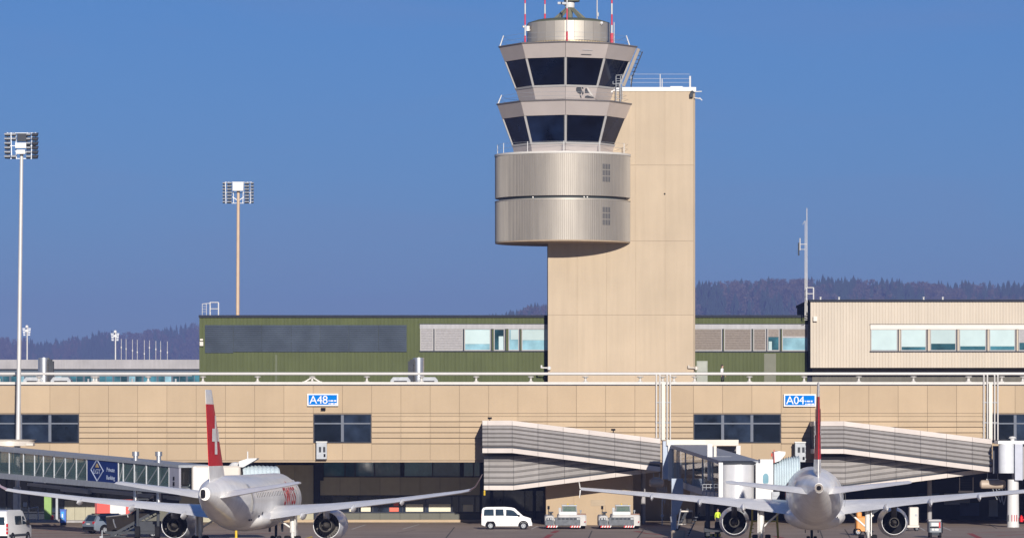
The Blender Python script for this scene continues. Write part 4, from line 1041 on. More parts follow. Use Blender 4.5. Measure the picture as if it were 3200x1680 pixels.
# blue-grey tapered support leg, tank, stairs platform
D = 352.0
q = MB(); q.prism([(X(2099,D),Z(1494,D)),(X(2134,D),Z(1494,D)),(X(2136,D),Z(1560,D)),(X(2118,D),Z(1606,D)),(X(2099,D),Z(1606,D))], D, D+1.0); q.tube((X(2106,D),D+.5,0),(X(2106,D),D+.5,Z(1606,D)),.25); q.build('support_leg', M('pale_blue_leg',(.30,.36,.46),.45), mbg)
q = MB(); q.prism([(X(2153,D),Z(1552,D)),(X(2156,D),Z(1524,D)),(X(2164,D),Z(1516,D)),(X(2197,D),Z(1532,D)),(X(2197,D),Z(1543,D)),(X(2165,D),Z(1543,D)),(X(2165,D),Z(1552,D))], D-3, D-2); q.build('air_unit', white_warm, mbg)
D = 320.0
q = MB()
for x in (2196,2207,2220,2232,2244): q.tube(P(x,1552,D), P(x,1512,D), .03)
for y in (1512,1522,1534): q.tube(P(2196,y,D), P(2246,y,D), .03)
q.box2(X(2195,D), X(2262,D), D-.4, D+.4, Z(1556,D), Z(1552,D)); q.build('platform_rail', galv, mbg)
D = 318.0
q = MB(); q.tube((X(2212,D),D,.6),(X(2212,D),D,Z(1552,D)),.18); q.box2(X(2200,D),X(2262,D),D-.3,D+.3,.9,1.2); q.build('drive_column', steel_d, mbg)
Dw = 337
for k in (-1,1):
    q = MB(); q.lathe([(.3,-.22),(.62,-.2),(.66,0),(.62,.2),(.3,.22)], (X(2226,Dw)+k*.42, Dw, .66), axis='x', n=22); q.build('wheel', rubber, mbg, smooth=40)
q = MB(); q.m = 0
for i in range(7): q.m = i % 2; q.box2(X(2205,Dw)+.17*i, X(2205,Dw)+.17*(i+1), Dw-.85, Dw-.75, .12, .34)
q.build('hazard_bar', [yellow, black], mbg)
# round cab
Dk = 311.0; cxk = X(2304,Dk); rk = 55*Dk/F
zk0, zk1 = Z(1560,Dk), Z(1449,Dk)
q = MB(); q.lathe([(rk,zk0),(rk,zk1)], (cxk, Dk+.4, 0), n=40); kb = q.build('cab_drum', M('ribbed_white_shutter',(.66,.66,.68),.35,metal=.25,var=.05,streak=.12), mbg, smooth=40)
q = MB(); q.lathe([(rk+.12,zk1),(rk+.16,zk1+.12),(rk-.2,zk1+.25)], (cxk, Dk+.4, 0), n=40); q.build('cab_roof', steel_d, mbg, smooth=40)
q = MB(); q.lathe([(rk+.05,zk0-.2),(rk+.05,zk0)], (cxk, Dk+.4, 0), n=40); q.build('cab_floor', steel_d, mbg, smooth=40)
q = MB(); q.pbox(2246, 1444, 2259, 1556, Dk-1.0, .4); q.build('cab_frame', white, mbg)
q = MB(); q.pbox(2362, 1446, 2376, 1561, Dk-.75, .5); q.build('cab_frame', white, mbg)
q = MB(); q.pbox(2376, 1434, 2416, 1562, Dk-.7, 2.6); hd = q.build('cab_head', white, mbg)
q = MB(); q.loft([[(X(px,Dk), y, Z(py,Dk)) for px,py in [(2382,1486),(2385,1480),(2392,1476.5),(2397,1480),(2400,1486),(2400,1505),(2397,1509),(2385,1509),(2382,1505)]] for y in (Dk-.73, Dk-.69)]); q.build('oval_window', glass_pale, hd)
q = MB(); q.prism([(X(2417,Dk),Z(1411,Dk)),(X(2419,Dk),Z(1444,Dk)),(X(2436,Dk),Z(1438,Dk)),(X(2452,Dk),Z(1418,Dk)),(X(2452,Dk),Z(1410,Dk)),(X(2432,Dk),Z(1408,Dk))], Dk-.9, Dk+1.6); q.build('canopy_hood', white, mbg)
q = MB(); q.tube(P(2419,1445,Dk-.8), P(2419,1404,Dk-.8), .03); q.tube(P(2412,1425,Dk-.8), P(2412,1415,Dk-.8), .06); q.build('beacon', orange_red, mbg)
bellows(mbg, 11, X(2417,Dk), X(2500,Dk), Dk+.6, Dk+.55, 1.5, Z(1528,Dk), Z(1440,Dk), .75, canopy_m, .0)
q = MB(); q.pbox(2412, 1535, 2436, 1561, Dk-.9, .1); q.pbox(2416,1541,2430,1548,Dk-.95,.05); q.build('control_panel', galv, mbg)
q = MB()
for i in range(3): q.pbox(2436+6*i, 1538+4*i, 2441+6*i, 1562+4*i, Dk-.5, .6)
q.build('bumper', black, mbg)
# right-edge bridge: round white rotunda on a column
De = 377.0
rb = thing('boarding_bridge', 'white round bridge rotunda on a thick white column at the right edge of the picture', 'boarding bridge', (X(3165,De), De, 0), group='boarding bridges')
q = MB(); q.lathe([(.75,0),(.75,Z(1386,De)-Z(1477,De))], (X(3146,De), De, Z(1477,De)), n=28); q.build('rotunda', M('white_blue_rotunda',(.58,.60,.64),.45), rb, smooth=40)
q = MB(); q.pbox(3119, 1376, 3215, 1386, De-.6, 3); q.build('roof_slab', white, rb)
q = MB(); q.pbox(3172, 1386, 3196, 1499, De-.9, 2.5); q.build('side_panel', M('lilac_side',(.36,.38,.46),.45), rb)
q = MB(); q.pbox(3197, 1380, 3500, 1496, De+.2, 3); q.build('tunnel', slat_grey, rb)
q = MB(); q.lathe([(.05,.42),(.28,.36),(.36,.22),(.2,.18),(.17,0)], (X(3164,De), De, Z(1376,De)), n=16); q.build('roof_vent', white, rb, smooth=40)
q = MB(); q.tube((X(3166,De), De, 0), (X(3166,De), De, Z(1497,De)), .55, .50, n=28); cl = q.build('column', white, rb, smooth=40)
q = MB(); q.pbox(3104, 1392, 3120, 1478, De+1.5, .5); q.build('dark_gap', M('blue_black_gap',(.02,.03,.06),.5), rb)
q = MB()
for i in range(3):
    q.tube((X(3160+7.5*i,De), De-.57+.03*abs(i-1), Z(1627,De)), (X(3160+7.5*i,De), De-.57+.03*abs(i-1), Z(1607,De)), .035)
q.build('column_stripe', red_pole, cl)
q = MB()
for i in range(2): q.tube((X(3150-4*i,De), De-.42+.1*i, Z(1627,De)), (X(3150-4*i,De), De-.42+.1*i, Z(1607,De)), .03)
q.build('column_stripe', steel_d, cl)
q = MB(); q.tube(P(3192,1629,De-.7), P(3192,1612,De-.7), .16, n=12); q.tube(P(3192,1612,De-.7), P(3192,1608,De-.7), .06); q.pbox(3184,1620,3200,1624,De-.5,.4); q.build('fire_extinguisher', red, None, smooth=40, label='red fire extinguisher beside the thick white column at the right edge', cat='fire extinguisher')
def air_drum(x0, x1, y, D, lab, r):
    t = thing('air_supply_drum', lab, 'drum', (X((x0+x1)/2,D), D, Z(y,D)), group='beige air supply drums under the gangways')
    q = MB(); q.lathe([(r*.55,X(x0,D)),(r*.95,X(x0,D)+.12),(r,X(x0,D)+.3),(r,X(x1,D)-.3),(r*.9,X(x1,D)-.1),(r*.6,X(x1,D))], (0, D, Z(y,D)), axis='x', n=20); q.build('drum', tank_m, t, smooth=40)
    q = MB(); 
    for f in (.3,.7): q.tube((X(x0+(x1-x0)*f,D), D, Z(y,D)+r*.9), (X(x0+(x1-x0)*f,D), D, Z(1476,D)), .03)
    q.box2(X(x0+(x1-x0)*.25,D), X(x0+(x1-x0)*.75,D), D-.1, D+.1, Z(y,D)+r, Z(y,D)+r+.1); q.build('hanger', galv, t)
    q = MB()
    for k in range(3):
        x = X(x0+(x1-x0)*(.5+.13*k),D); q.path([(x,D,Z(y,D)-r*.9),(x+.15,D-.1,Z(y+30,D)),(x+.4,D-.1,Z(y+48+8*k,D)),(x+.62,D-.1,Z(y+30,D)),(x+.55,D,Z(y,D)-r*.9)], .03)
    q.build('hose', galv, t); return t
air_drum(2029, 2074, 1507, DT-4.6, 'beige horizontal air drum under the end of the gangway over the tractors', .40)
air_drum(3062, 3142, 1512, DT-4.6, 'beige horizontal air drum left of the thick white column at right', .40)
q = MB(); q.tube(P(2069,1640,DT-5), P(2069,1560,DT-5), .05); q.lathe([(.05,-.15),(.14,-.08),(.14,.08),(.05,.15)], P(2069,1610,DT-5), n=10); q.build('hose_post', galv, None, label='thin grey hose post hanging below the air drum near the stairs', cat='post')
# ------------------------------------------------------------------ aircraft (local axes: nose +Y, ground z=0, origin between the main wheels)
AF_U = [(1.0,.0),(.85,.14),(.65,.33),(.45,.48),(.25,.50),(.10,.37),(.03,.20)]
AF_L = [(.0,.0),(.03,-.15),(.12,-.26),(.30,-.34),(.50,-.30),(.70,-.16),(.88,-.03)]
def airfoil(x, le, te, z, th, twist=0.0, vert=False):
    out = []
    for t, h in AF_U + AF_L:
        y = le + (te-le)*t; zz = z + h*th - math.tan(twist)*(t-.3)*(le-te)
        out.append((x + (h*th*.0), y, zz))
    return out
def wing(secs, sgn):
    q = MB(); q.loft([[(sgn*p[0], p[1], p[2]) for p in airfoil(*s)] for s in secs]); return q
def aircraft(label, pos, rz, S):
    t = thing('airliner', label, 'aircraft', (*pos, 0), rz, 'airliners parked nose in at the terminal', local=True)
    n = 36
    def ring(y, z, rx, rz_): return [(rx*math.cos(2*math.pi*i/n), y, z + rz_*math.sin(2*math.pi*i/n)) for i in range(n)]
    q = MB(); q.loft([ring(*s) for s in S['fus']]); fus = q.build('fuselage', plane_white, t, smooth=45)
    q = MB(); q.loft([ring(*s) for s in S['belly']]); q.build('belly_fairing', plane_white, t, smooth=45)
    y, z, rx, rzz = S['fus'][0]
    q = MB(); q.lathe([(rx*.98,y-.02),(rx*.98,y-.06),(rx*(.05 if 'hole_at' in S else .55),y-.06),(rx*.04,y+.3)], (0,0,z), axis='y', n=24); ex = q.build('exhaust_ring', S['apu'], t, smooth=40)
    hx, hrx, hrz = S.get('hole_at', (0, rx*S['hole'], rx*S['hole']))
    q = MB(); q.loft([[(hx+hrx*math.copysign(abs(math.cos(a_))**.6,math.cos(a_)), yy, z+hrz*math.copysign(abs(math.sin(a_))**.6,math.sin(a_))) for a_ in [2*math.pi*i/20 for i in range(20)]] for yy in (y-.085, y-.065)]); q.build('exhaust_hole', black, ex)
    for sg in (-1, 1):
        q = wing(S['wing'], sg); q.build('wing', plane_white, t, smooth=45)
        q = wing(S['tail'], sg); q.build('tailplane', plane_white, t, smooth=45)
        q = MB()
        for pts in S['tip'](sg): q.loft(pts)
        q.build('wing_tip', [S['tipm']], t, smooth=40)
        for (fx, fy, fz, fl, fr) in S['fair']:
            q = MB(); r = []
            for k, (dy, s_) in enumerate(((-fl*.62,.12),(-fl*.45,.62),(-fl*.15,1),(fl*.3,.9),(fl*.5,.2))):
                r.append([(sg*fx + fr*s_*.8*math.cos(2*math.pi*i/12)*(1-.55*max(0,-math.sin(2*math.pi*i/12))), fy+dy, fz + .14 + fr*1.5*s_*math.sin(2*math.pi*i/12)+(k-2)*.03) for i in range(12)])
            q.loft(r); q.build('flap_fairing', plane_white, t, smooth=50)
        # engine
        ex_, ey, ez = S['eng']; ro = S['er']; L = S['el']
        o = (sg*ex_, ey, ez)
        q = MB(); q.lathe([(ro*.80,L*.50),(ro*.90,L*.53),(ro*.985,L*.46),(ro,L*.2),(ro*.985,-L*.1),(S['ex']*1.02,-L*.5),(S['ex']*.985,-L*.5),(S['ex']*.99,-L*.3),(ro*.86,L*.1),(ro*.80,L*.48)], o, axis='y', n=40, cap=False); cw = q.build('engine_cowl', cowl_m, t, smooth=40)
        q = MB(); q.lathe([(S['ex']*.975,-L*.46),(S['ex']*.97,-L*.2),(S['ex']*.3,-L*.12),(.05,-L*.12)], o, axis='y', n=36, cap=False); q.build('engine_duct', duct_m, cw, smooth=40)
        q = MB(); q.lathe([(ro*.8,L*.3),(.05,L*.3)], o, axis='y', n=30, cap=False); q.build('fan', duct_m, cw, smooth=40)
        c = S['core']
        q = MB(); q.lathe([(c*1.25,-L*.2),(c*1.15,-L*.42),(c,-L*.62),(c*.93,-L*.62),(c*.8,-L*.4),(c*.5,-L*.4)], o, axis='y', n=28, cap=False); q.build('core_nozzle', core_m, cw, smooth=40)
        q = MB(); q.lathe([(c*.62,-L*.42),(c*.5,-L*.6),(c*.12,-L*.76),(.01,-L*.78)], o, axis='y', n=20); q.build('exhaust_cone', core_m, cw, smooth=40)
        if S['vanes']:
            q = MB()
            for i in range(26):
                a = 2*math.pi*i/26; r0, r1 = c*1.2, S['ex']*.96
                q.beam((o[0]+r0*math.cos(a), ey-L*.22, ez+r0*math.sin(a)), (o[0]+r1*math.cos(a+.1), ey-L*.22, ez+r1*math.sin(a+.1)), .03, .14)
            q.build('guide_vanes', core_m, cw, kind='stuff')
        q = MB(); zt = ez+S['pyl']
        q.loft([[(sg*ex_-w, yy, za),(sg*ex_+w, yy, za),(sg*ex_+w*.9, yy, zb),(sg*ex_-w*.9, yy, zb)] for yy, za, zb, w in ((ey+L*.35,ez+ro*.9,ez+ro*1.02,.1),(ey,ez+ro*.6,zt,.2),(ey-L*.5,ez+c*.9,zt+.05,.22),(ey-L*.85,zt-.45,zt+.05,.06))]); q.build('pylon', S['pm'], t)
        # main gear
        gx, wr, ws = S['gx'], S['wr'], S['ws']
        q = MB(); q.tube((sg*gx,0,wr),(sg*gx,0,S['gz']),.13,.15,n=12); q.tube((sg*gx,0,wr+.75),(sg*gx,0,S['gz']),.2,n=12); q.tube((sg*gx,.05,wr+1.),(sg*(gx-1.5),.1,S['gz']-.1),.07); q.tube((sg*(gx-ws),0,wr),(sg*(gx+ws),0,wr),.09,n=10)
        q.path([(sg*gx,-.18,wr+.9),(sg*gx,-.5,wr+.5),(sg*gx,-.18,wr+.1)], .05); g = q.build('main_gear', white, t, smooth=40)
        q = MB(); q.box2(sg*gx+sg*.22, sg*gx+sg*.27, -.5, .5, wr+.5, S['gz']+.05); q.build('gear_door', plane_white, g)
        for k in (-1, 1):
            xw = sg*gx + k*ws
            q = MB(); q.lathe([(wr*.5,-.19),(wr*.92,-.2),(wr,-.12),(wr,.12),(wr*.92,.2),(wr*.5,.19)], (xw,0,wr), axis='x', n=26, cap=False); q.build('wheel', rubber, g, smooth=40)
            q = MB(); q.lathe([(wr*.5,-.17),(wr*.2,-.1),(.05,-.1),(.05,.1),(wr*.2,.1),(wr*.5,.17)], (xw,0,wr), axis='x', n=16); q.build('hub', galv, g, smooth=40)
    ny, nr = S['nose_gear']
    q = MB(); q.tube((0,ny,nr),(0,ny+.1,2.0),.1,n=10); q.tube((-.28,ny,nr),(.28,ny,nr),.06); q.box2(-.5,-.45,ny-.4,ny+.5,1.0,1.6); q.box2(.45,.5,ny-.4,ny+.5,1.0,1.6); g = q.build('nose_gear', steel_d, t)
    for k in (-1, 1):
        q = MB(); q.lathe([(nr*.5,-.12),(nr*.9,-.13),(nr,-.06),(nr,.06),(nr*.9,.13),(nr*.5,.12)], (k*.26,ny,nr), axis='x', n=22); q.build('wheel', rubber, g, smooth=40)
    # fin: white root and cap, red field, white cross on both sides
    def finsec(z):
        (z0, l0, t0, h0), (z1, l1, t1, h1) = S['fin']; f = (z-z0)/(z1-z0)
        le, te, th = l0+(l1-l0)*f, t0+(t1-t0)*f, h0+(h1-h0)*f
        return le, te, th
    def finring(z):
        le, te, th = finsec(z)
        pr = [(0,0),(.05,.5),(.2,.9),(.4,1.0),(.65,.75),(1,.08)]
        return [(th/2*h, le+(te-le)*t_, z) for t_, h in pr] + [(-th/2*h, le+(te-le)*t_, z) for t_, h in pr[::-1][:-1]]
    z0, z1 = S['fin'][0][0], S['fin'][1][0]; zr0, zr1 = S['red']
    q = MB(); q.loft([finring(z0), finring(zr0)]); fin = q.build('fin', plane_white, t, smooth=35)
    q = MB(); q.loft([finring(zr0), finring(zr1)]); fr = q.build('fin_red_field', red, fin, smooth=35)
    q = MB(); q.loft([finring(zr1), finring(z1), [(x*.4, y*1.0+(.0), z1+.08) for x, y, _ in finring(z1)]]); q.build('fin_cap', plane_white, fin, smooth=35)
    zc = S['cross'][0]; cs = S['cross'][1]
    for sg in (-1, 1):
        q = MB()
        for (zlo, zhi, flo, fhi) in ((zc-1.5*cs, zc+1.5*cs, -.5*cs, .5*cs), (zc-.5*cs, zc+.5*cs, -1.5*cs, -.502*cs), (zc-.5*cs, zc+.5*cs, .502*cs, 1.5*cs)):
            def sp(z, yo, e):
                le, te, th = finsec(z); cle, cte, _ = finsec(zc); y = (cle+cte)/2 + S['cross'][2] + yo; f = min(1,max(0,(y-le)/(te-le)))
                h = float(np.interp(f, [0,.05,.2,.4,.65,1], [0,.5,.9,1,.75,.08]))
                return (sg*(th/2*h+e), y, z)
            N = 10
            for a in range(N):
                ya, yb = flo+(fhi-flo)*a/N, flo+(fhi-flo)*(a+1)/N
                q.quad(sp(zlo,ya,.05), sp(zlo,yb,.05), sp(zhi,yb,.05), sp(zhi,ya,.05))
        q.build('cross_emblem', plane_white, fin)
    q = MB(); le, te, th = finsec(z0)
    q.loft([[(x*.9, y, z) for x, y, z in finring(z0+.02)], [(x*1.5, y+.25, z0-.45) for x, y, z in finring(z0)]]); q.build('fin_root', plane_white, t, smooth=60)
    # cabin windows, doors and titles on the flank
    zc0, rx0, rz0 = S['cyl']
    a = math.asin(min(.99, (S['wz']-zc0)/rz0)); xw = rx0*math.cos(a)+.004
    q = MB(); q.loft([[(xx, yy, zz) for yy, zz in ((-.11,-.1),(-.06,-.17),(.06,-.17),(.11,-.1),(.11,.1),(.06,.17),(-.06,.17),(-.11,.1))] for xx in (-.02,.006)]); wme, wpv = q.mesh('cabin_window', M('cabin_window_grey', (.16,.17,.19), .2, var=0) if 'cabin_window_grey' not in bpy.data.materials else bpy.data.materials['cabin_window_grey'])
    for sg in (-1, 1):
        y = S['wy0']
        while y < S['wy1']:
            link('cabin_window', wme, Vector((sg*xw, y, S['wz'])), fus, rot=(0, -sg*a, 0)); y += .81
    def onskin(y, ang, e): return ((rx0+e)*math.cos(ang), y, zc0+(rz0+e)*math.sin(ang))
    me = text_obj('swiss', S['ts'], red, 'airline_title', 'mesh', None)
    bm = bmesh.new(); bm.from_mesh(me); bmesh.ops.triangulate(bm, faces=bm.faces)
    bmesh.ops.subdivide_edges(bm, edges=[e for e in bm.edges if e.calc_length() > .25], cuts=2); bm.to_mesh(me); bm.free()
    for sg in (-1, 1):
        m2 = me.copy()
        for v in m2.vertices:
            u, vv = v.co.x, v.co.z; p = onskin(0, S['ta'] + vv/rz0, .02)
            v.co = Vector((sg*p[0], S['ty']+sg*u, p[2]))
        o = bpy.data.objects.new('airline_title', m2); COL.objects.link(o); o.parent = fus; o.location = -ORIG[fus.name]
    for yy in S['seams']:
        q = MB(); q.lathe([(1.0,yy-.02),(1.0,yy+.02)], (0,0,0), axis='y', n=36, cap=False)
        q.v = [(x*(rx0+.006), y, zc0+z*(rz0+.006)) for x, y, z in q.v]; q.build('skin_seam', plane_grey, fus)
    for yy, w, zlo, zhi in S['doors']:
        for sg in (-1, 1):
            q = MB(); m = 8
            for i in range(m):
                za, zb = zlo+(zhi-zlo)*i/m, zlo+(zhi-zlo)*(i+1)/m
                aa, ab = math.asin((za-zc0)/rz0), math.asin((zb-zc0)/rz0)
                pa = [onskin(yy-w/2,aa,.012), onskin(yy+w/2,aa,.012), onskin(yy+w/2,ab,.012), onskin(yy-w/2,ab,.012)]
                q.quad(*[(sg*x,y,z) for x,y,z in pa])
            q.build('door', plane_grey, fus)
    for (yy, zz, w, h) in S['marks']:
        q = MB(); aa = math.asin((zz-zc0)/rz0); p = onskin(yy, aa, .0); q.box(p, (.05, w, h)); q.build('service_panel', steel_d, fus)
    return t
A220 = dict(
 fus=[(-18.4,4.28,.36,.44),(-17.2,4.26,.60,.68),(-15.2,4.18,.98,1.08),(-12.6,3.98,1.38,1.45),(-9.6,3.72,1.68,1.74),(-6.6,3.58,1.82,1.87),(-4,3.55,1.83,1.88),(14.2,3.55,1.83,1.88),(16.6,3.46,1.68,1.74),(18.4,3.28,1.28,1.34),(19.8,3.08,.78,.82),(20.6,2.95,.3,.32)],
 belly=[(-5.5,2.4,.5,.3),(-4.2,2.3,1.5,.72),(-2,2.25,1.95,.85),(4,2.25,2.0,.86),(6,2.3,1.5,.7),(7.5,2.4,.5,.3)],
 apu=plane_white, hole=.5, hole_at=(-.12,.17,.30),
 wing=[(1.2,5.6,-1.9,2.62,1.0,R(5)),(1.9,5.2,-1.7,2.67,.92,R(5)),(5.8,2.8,-1.35,3.02,.62,R(4)),(11,-.2,-2.7,3.57,.42,R(3)),(15.9,-2.9,-4.5,4.22,.28,R(2)),(16.6,-3.4,-4.9,4.36,.24,R(2))],
 tail=[(.3,-12.6,-16.4,4.12,.56,R(4)),(1.0,-13.0,-16.5,4.17,.53,R(4)),(6.05,-16.2,-17.9,4.98,.25,R(3)),(6.3,-16.5,-17.9,5.0,.16,R(2))],
 tip=lambda sg: [[[(sg*p[0],p[1],p[2]) for p in airfoil(x,le,te,z,th)] for x,le,te,z,th in ((16.58,-3.4,-4.9,4.36,.18),(17.0,-4.0,-5.2,4.62,.12),(17.45,-4.9,-5.8,5.25,.08),(17.6,-5.4,-6.0,5.5,.05))]],
 tipm=M('pink_white_tip',(.62,.45,.45),.35,var=.05),
 fair=[(4.3,-1.2,2.35,2.6,.20),(8.0,-1.8,2.88,2.4,.19),(11.6,-2.7,3.35,2.0,.16)],
 eng=(5.55,3.7,1.75), er=1.16, ex=.95, el=3.6, core=.46, pyl=1.15, pm=plane_grey, vanes=True,
 gx=3.35, wr=.53, ws=.38, gz=2.6, nose_gear=(14.6,.36),
 fin=((5.35,-10.3,-16.6,.48),(11.25,-15.7,-18.2,.20)), red=(6.15,10.35), cross=(8.26,.88,.25),
 cyl=(3.55,1.83,1.88), wz=4.05, wy0=-6.5, wy1=13.5, ts=2.9, ta=R(14), ty=9.4, seams=(-3.6,-1.0,3.0,7.0,11.5), doors=[(-8.3,.8,3.0,4.85),(14.6,.85,2.95,4.9)],
 marks=[(-7.5,2.3,.5,.12),(-6.6,2.3,.35,.1),(-4.2,2.55,.6,.1),(-3.2,2.75,.3,.25)])
aircraft('white airliner at left with red fin, white cross and raised wing tips, seen from behind', (X(770,299.5), 299.5), -R(5.1), A220)
A320 = dict(
 fus=[(-17.2,4.68,.30,.33),(-16.4,4.66,.46,.50),(-15.2,4.6,.74,.80),(-12.8,4.42,1.18,1.25),(-9.8,4.16,1.62,1.70),(-6.6,3.94,1.92,1.98),(-4,3.86,1.975,2.07),(13.5,3.86,1.975,2.07),(16.5,3.76,1.85,1.9),(18.6,3.5,1.35,1.4),(19.9,3.3,.85,.85),(20.7,3.15,.3,.3)],
 belly=[(-6,2.6,.6,.4),(-4.5,2.5,1.7,.85),(-2,2.45,2.15,.95),(5,2.45,2.15,.95),(7,2.5,1.6,.8),(8.5,2.6,.5,.3)],
 apu=M('exhaust_ring_brown', (.20,.175,.16), .6, metal=.2), hole=.5,
 wing=[(1.4,6.2,-1.5,3.0,1.05,R(5)),(2.0,5.8,-1.3,3.05,.98,R(5)),(6.4,2.9,-1.15,3.45,.62,R(4)),(11.5,-.1,-2.7,3.95,.42,R(3)),(16.6,-2.9,-4.4,4.42,.27,R(2))],
 tail=[(.4,-11.4,-15.0,4.38,.54,R(4)),(1.1,-11.7,-15.0,4.43,.52,R(4)),(6.1,-14.2,-15.8,5.02,.24,R(3)),(6.3,-14.4,-15.8,5.04,.14,R(2))],
 tip=lambda sg: [[[(sg*16.60,-2.9,4.40),(sg*16.66,-2.9,4.40),(sg*16.66,-4.5,4.46),(sg*16.60,-4.5,4.46)], [(sg*16.72,-4.2,5.05),(sg*16.74,-4.2,5.05),(sg*16.74,-4.9,5.1),(sg*16.72,-4.9,5.1)]],
                 [[(sg*16.60,-2.9,4.38),(sg*16.66,-2.9,4.38),(sg*16.66,-4.5,4.38),(sg*16.60,-4.5,4.38)], [(sg*16.66,-4.0,3.85),(sg*16.68,-4.0,3.85),(sg*16.68,-4.7,3.82),(sg*16.66,-4.7,3.82)]]],
 tipm=plane_white,
 fair=[(5.1,-1.0,2.9,2.6,.22),(8.2,-1.6,3.3,2.5,.20),(11.6,-2.6,3.68,2.1,.17)],
 eng=(5.75,4.2,1.98), er=1.10, ex=.86, el=4.2, core=.34, pyl=1.35, pm=core_m, vanes=False,
 gx=3.80, wr=.58, ws=.46, gz=3.0, nose_gear=(12.6,.38),
 fin=((5.75,-8.6,-15.4,.55),(11.76,-14.4,-16.6,.16)), red=(6.6,10.85), cross=(8.7,.9,.2),
 cyl=(3.86,1.975,2.07), wz=4.35, wy0=-7.5, wy1=13.0, ts=2.4, ta=R(16), ty=9.0, seams=(-3.6,-1.0,3.0,7.0,11.5), doors=[(-9.0,.8,3.3,5.2),(14.0,.85,3.3,5.2)],
 marks=[(-6.5,2.5,.5,.1)])
aircraft('white airliner at right, fin seen edge on, beside the round white bridge cab', (X(2545.5,298.2), 298.2), -R(3.2), A320)

# ------------------------------------------------------------------ vehicles
def wheel_at(par, x, y, r, w, axis, rimm=galv):
    q = MB(); q.lathe([(r*.6,-w*.5),(r*.93,-w*.5),(r,-w*.35),(r,w*.35),(r*.93,w*.5),(r*.6,w*.5)], (x,y,r), axis=axis, n=24, cap=False); wh = q.build('wheel', rubber, par, smooth=40)
    q = MB(); q.lathe([(r*.62,-w*.46),(r*.55,-w*.40),(r*.2,-w*.44),(.02,-w*.44),(.02,w*.44),(r*.2,w*.44),(r*.55,w*.40),(r*.62,w*.46)], (x,y,r), axis=axis, n=16); q.build('rim', rimm, wh, smooth=40)
    s = -1
    q = MB()
    for k in range(5):
        a = 2*math.pi*k/5
        for sd in (-1,1):
            c = [x, y, r]; ax = 0 if axis == 'x' else 1
            c[ax] += sd*w*.445; c[1-ax] += .38*r*math.cos(a); c[2] += .38*r*math.sin(a)
            d = [.07,.07,.07]; d[ax] = .012; q.box(c, d)
    q.build('rim_hole', black, wh)
def car(label, cat, name, loc, rz, prof, belt, roofz, W, wheels, wr, glass, body_m, extra=None, group=None, arches=True, rimm=galv):
    """local axes: nose +X, side profile in x,z; W wide; glass: list of side window polygons (x,z)"""
    t = thing(name, label, cat, loc, rz, group, local=True)
    def hw(z):
        k = min(1, max(0, (z-belt)/(roofz-belt))); return W/2*(1-.17*k)*(1 if z > .45 else .97)
    rings = []
    for f, ins in ((-1,.05),(-.965,0),(.965,0),(1,.05)):
        cx = sum(p[0] for p in prof)/len(prof); cz = sum(p[1] for p in prof)/len(prof)
        rings.append([(x+(cx-x)*ins*.7, hw(z)*f, z+(cz-z)*ins) for x, z in prof])
    q = MB(); q.loft(rings); body = q.build('body', body_m, t, smooth=30)
    for poly in glass:
        for sg in (-1, 1):
            q = MB(); q.loft([[(x, sg*(hw(z)*.985+e), z) for x, z in poly] for e in (-.02,.012)]); q.build('window', car_glass, t)
    for i, x in enumerate(wheels):
        for sg in (-1, 1):
            wheel_at(t, x, sg*(W/2-.065), wr, .22, 'y', rimm)
            if arches:
                q = MB(); pts = []
                o_, i_ = wr+.13, wr+.02
                outer = [(x+o_*math.cos(R(a)), wr+o_*math.sin(R(a))) for a in range(-10,191,20)]; inner = [(x+i_*math.cos(R(a)), wr+i_*math.sin(R(a))) for a in range(-10,191,20)]
                q.loft([[(a[0], sg*(W/2*.97-.03), a[1]),(a[0], sg*(W/2+.015), a[1]),(b_[0], sg*(W/2+.015), b_[1]),(b_[0], sg*(W/2*.97-.03), b_[1])] for a, b_ in zip(outer, inner)]); q.build('wheel_arch', black, t)
                q = MB(); q.lathe([(wr+.03,-.02),(wr+.03,.02)], (x, sg*(W/2-.03), wr), axis='y', n=20); q.build('wheel_well', black, t)
    if extra: extra(t, hw)
    return t
def wedge(t, name, m, pts, th):
    a, b, c, d = [Vector(p) for p in pts]; nrm = (b-a).cross(d-a).normalized()*th
    q = MB(); q.loft([[p-nrm for p in (a,b,c,d)], [p+nrm for p in (a,b,c,d)]]); return q.build(name, m, t)
Dv = HC*F/(1652-HOR)
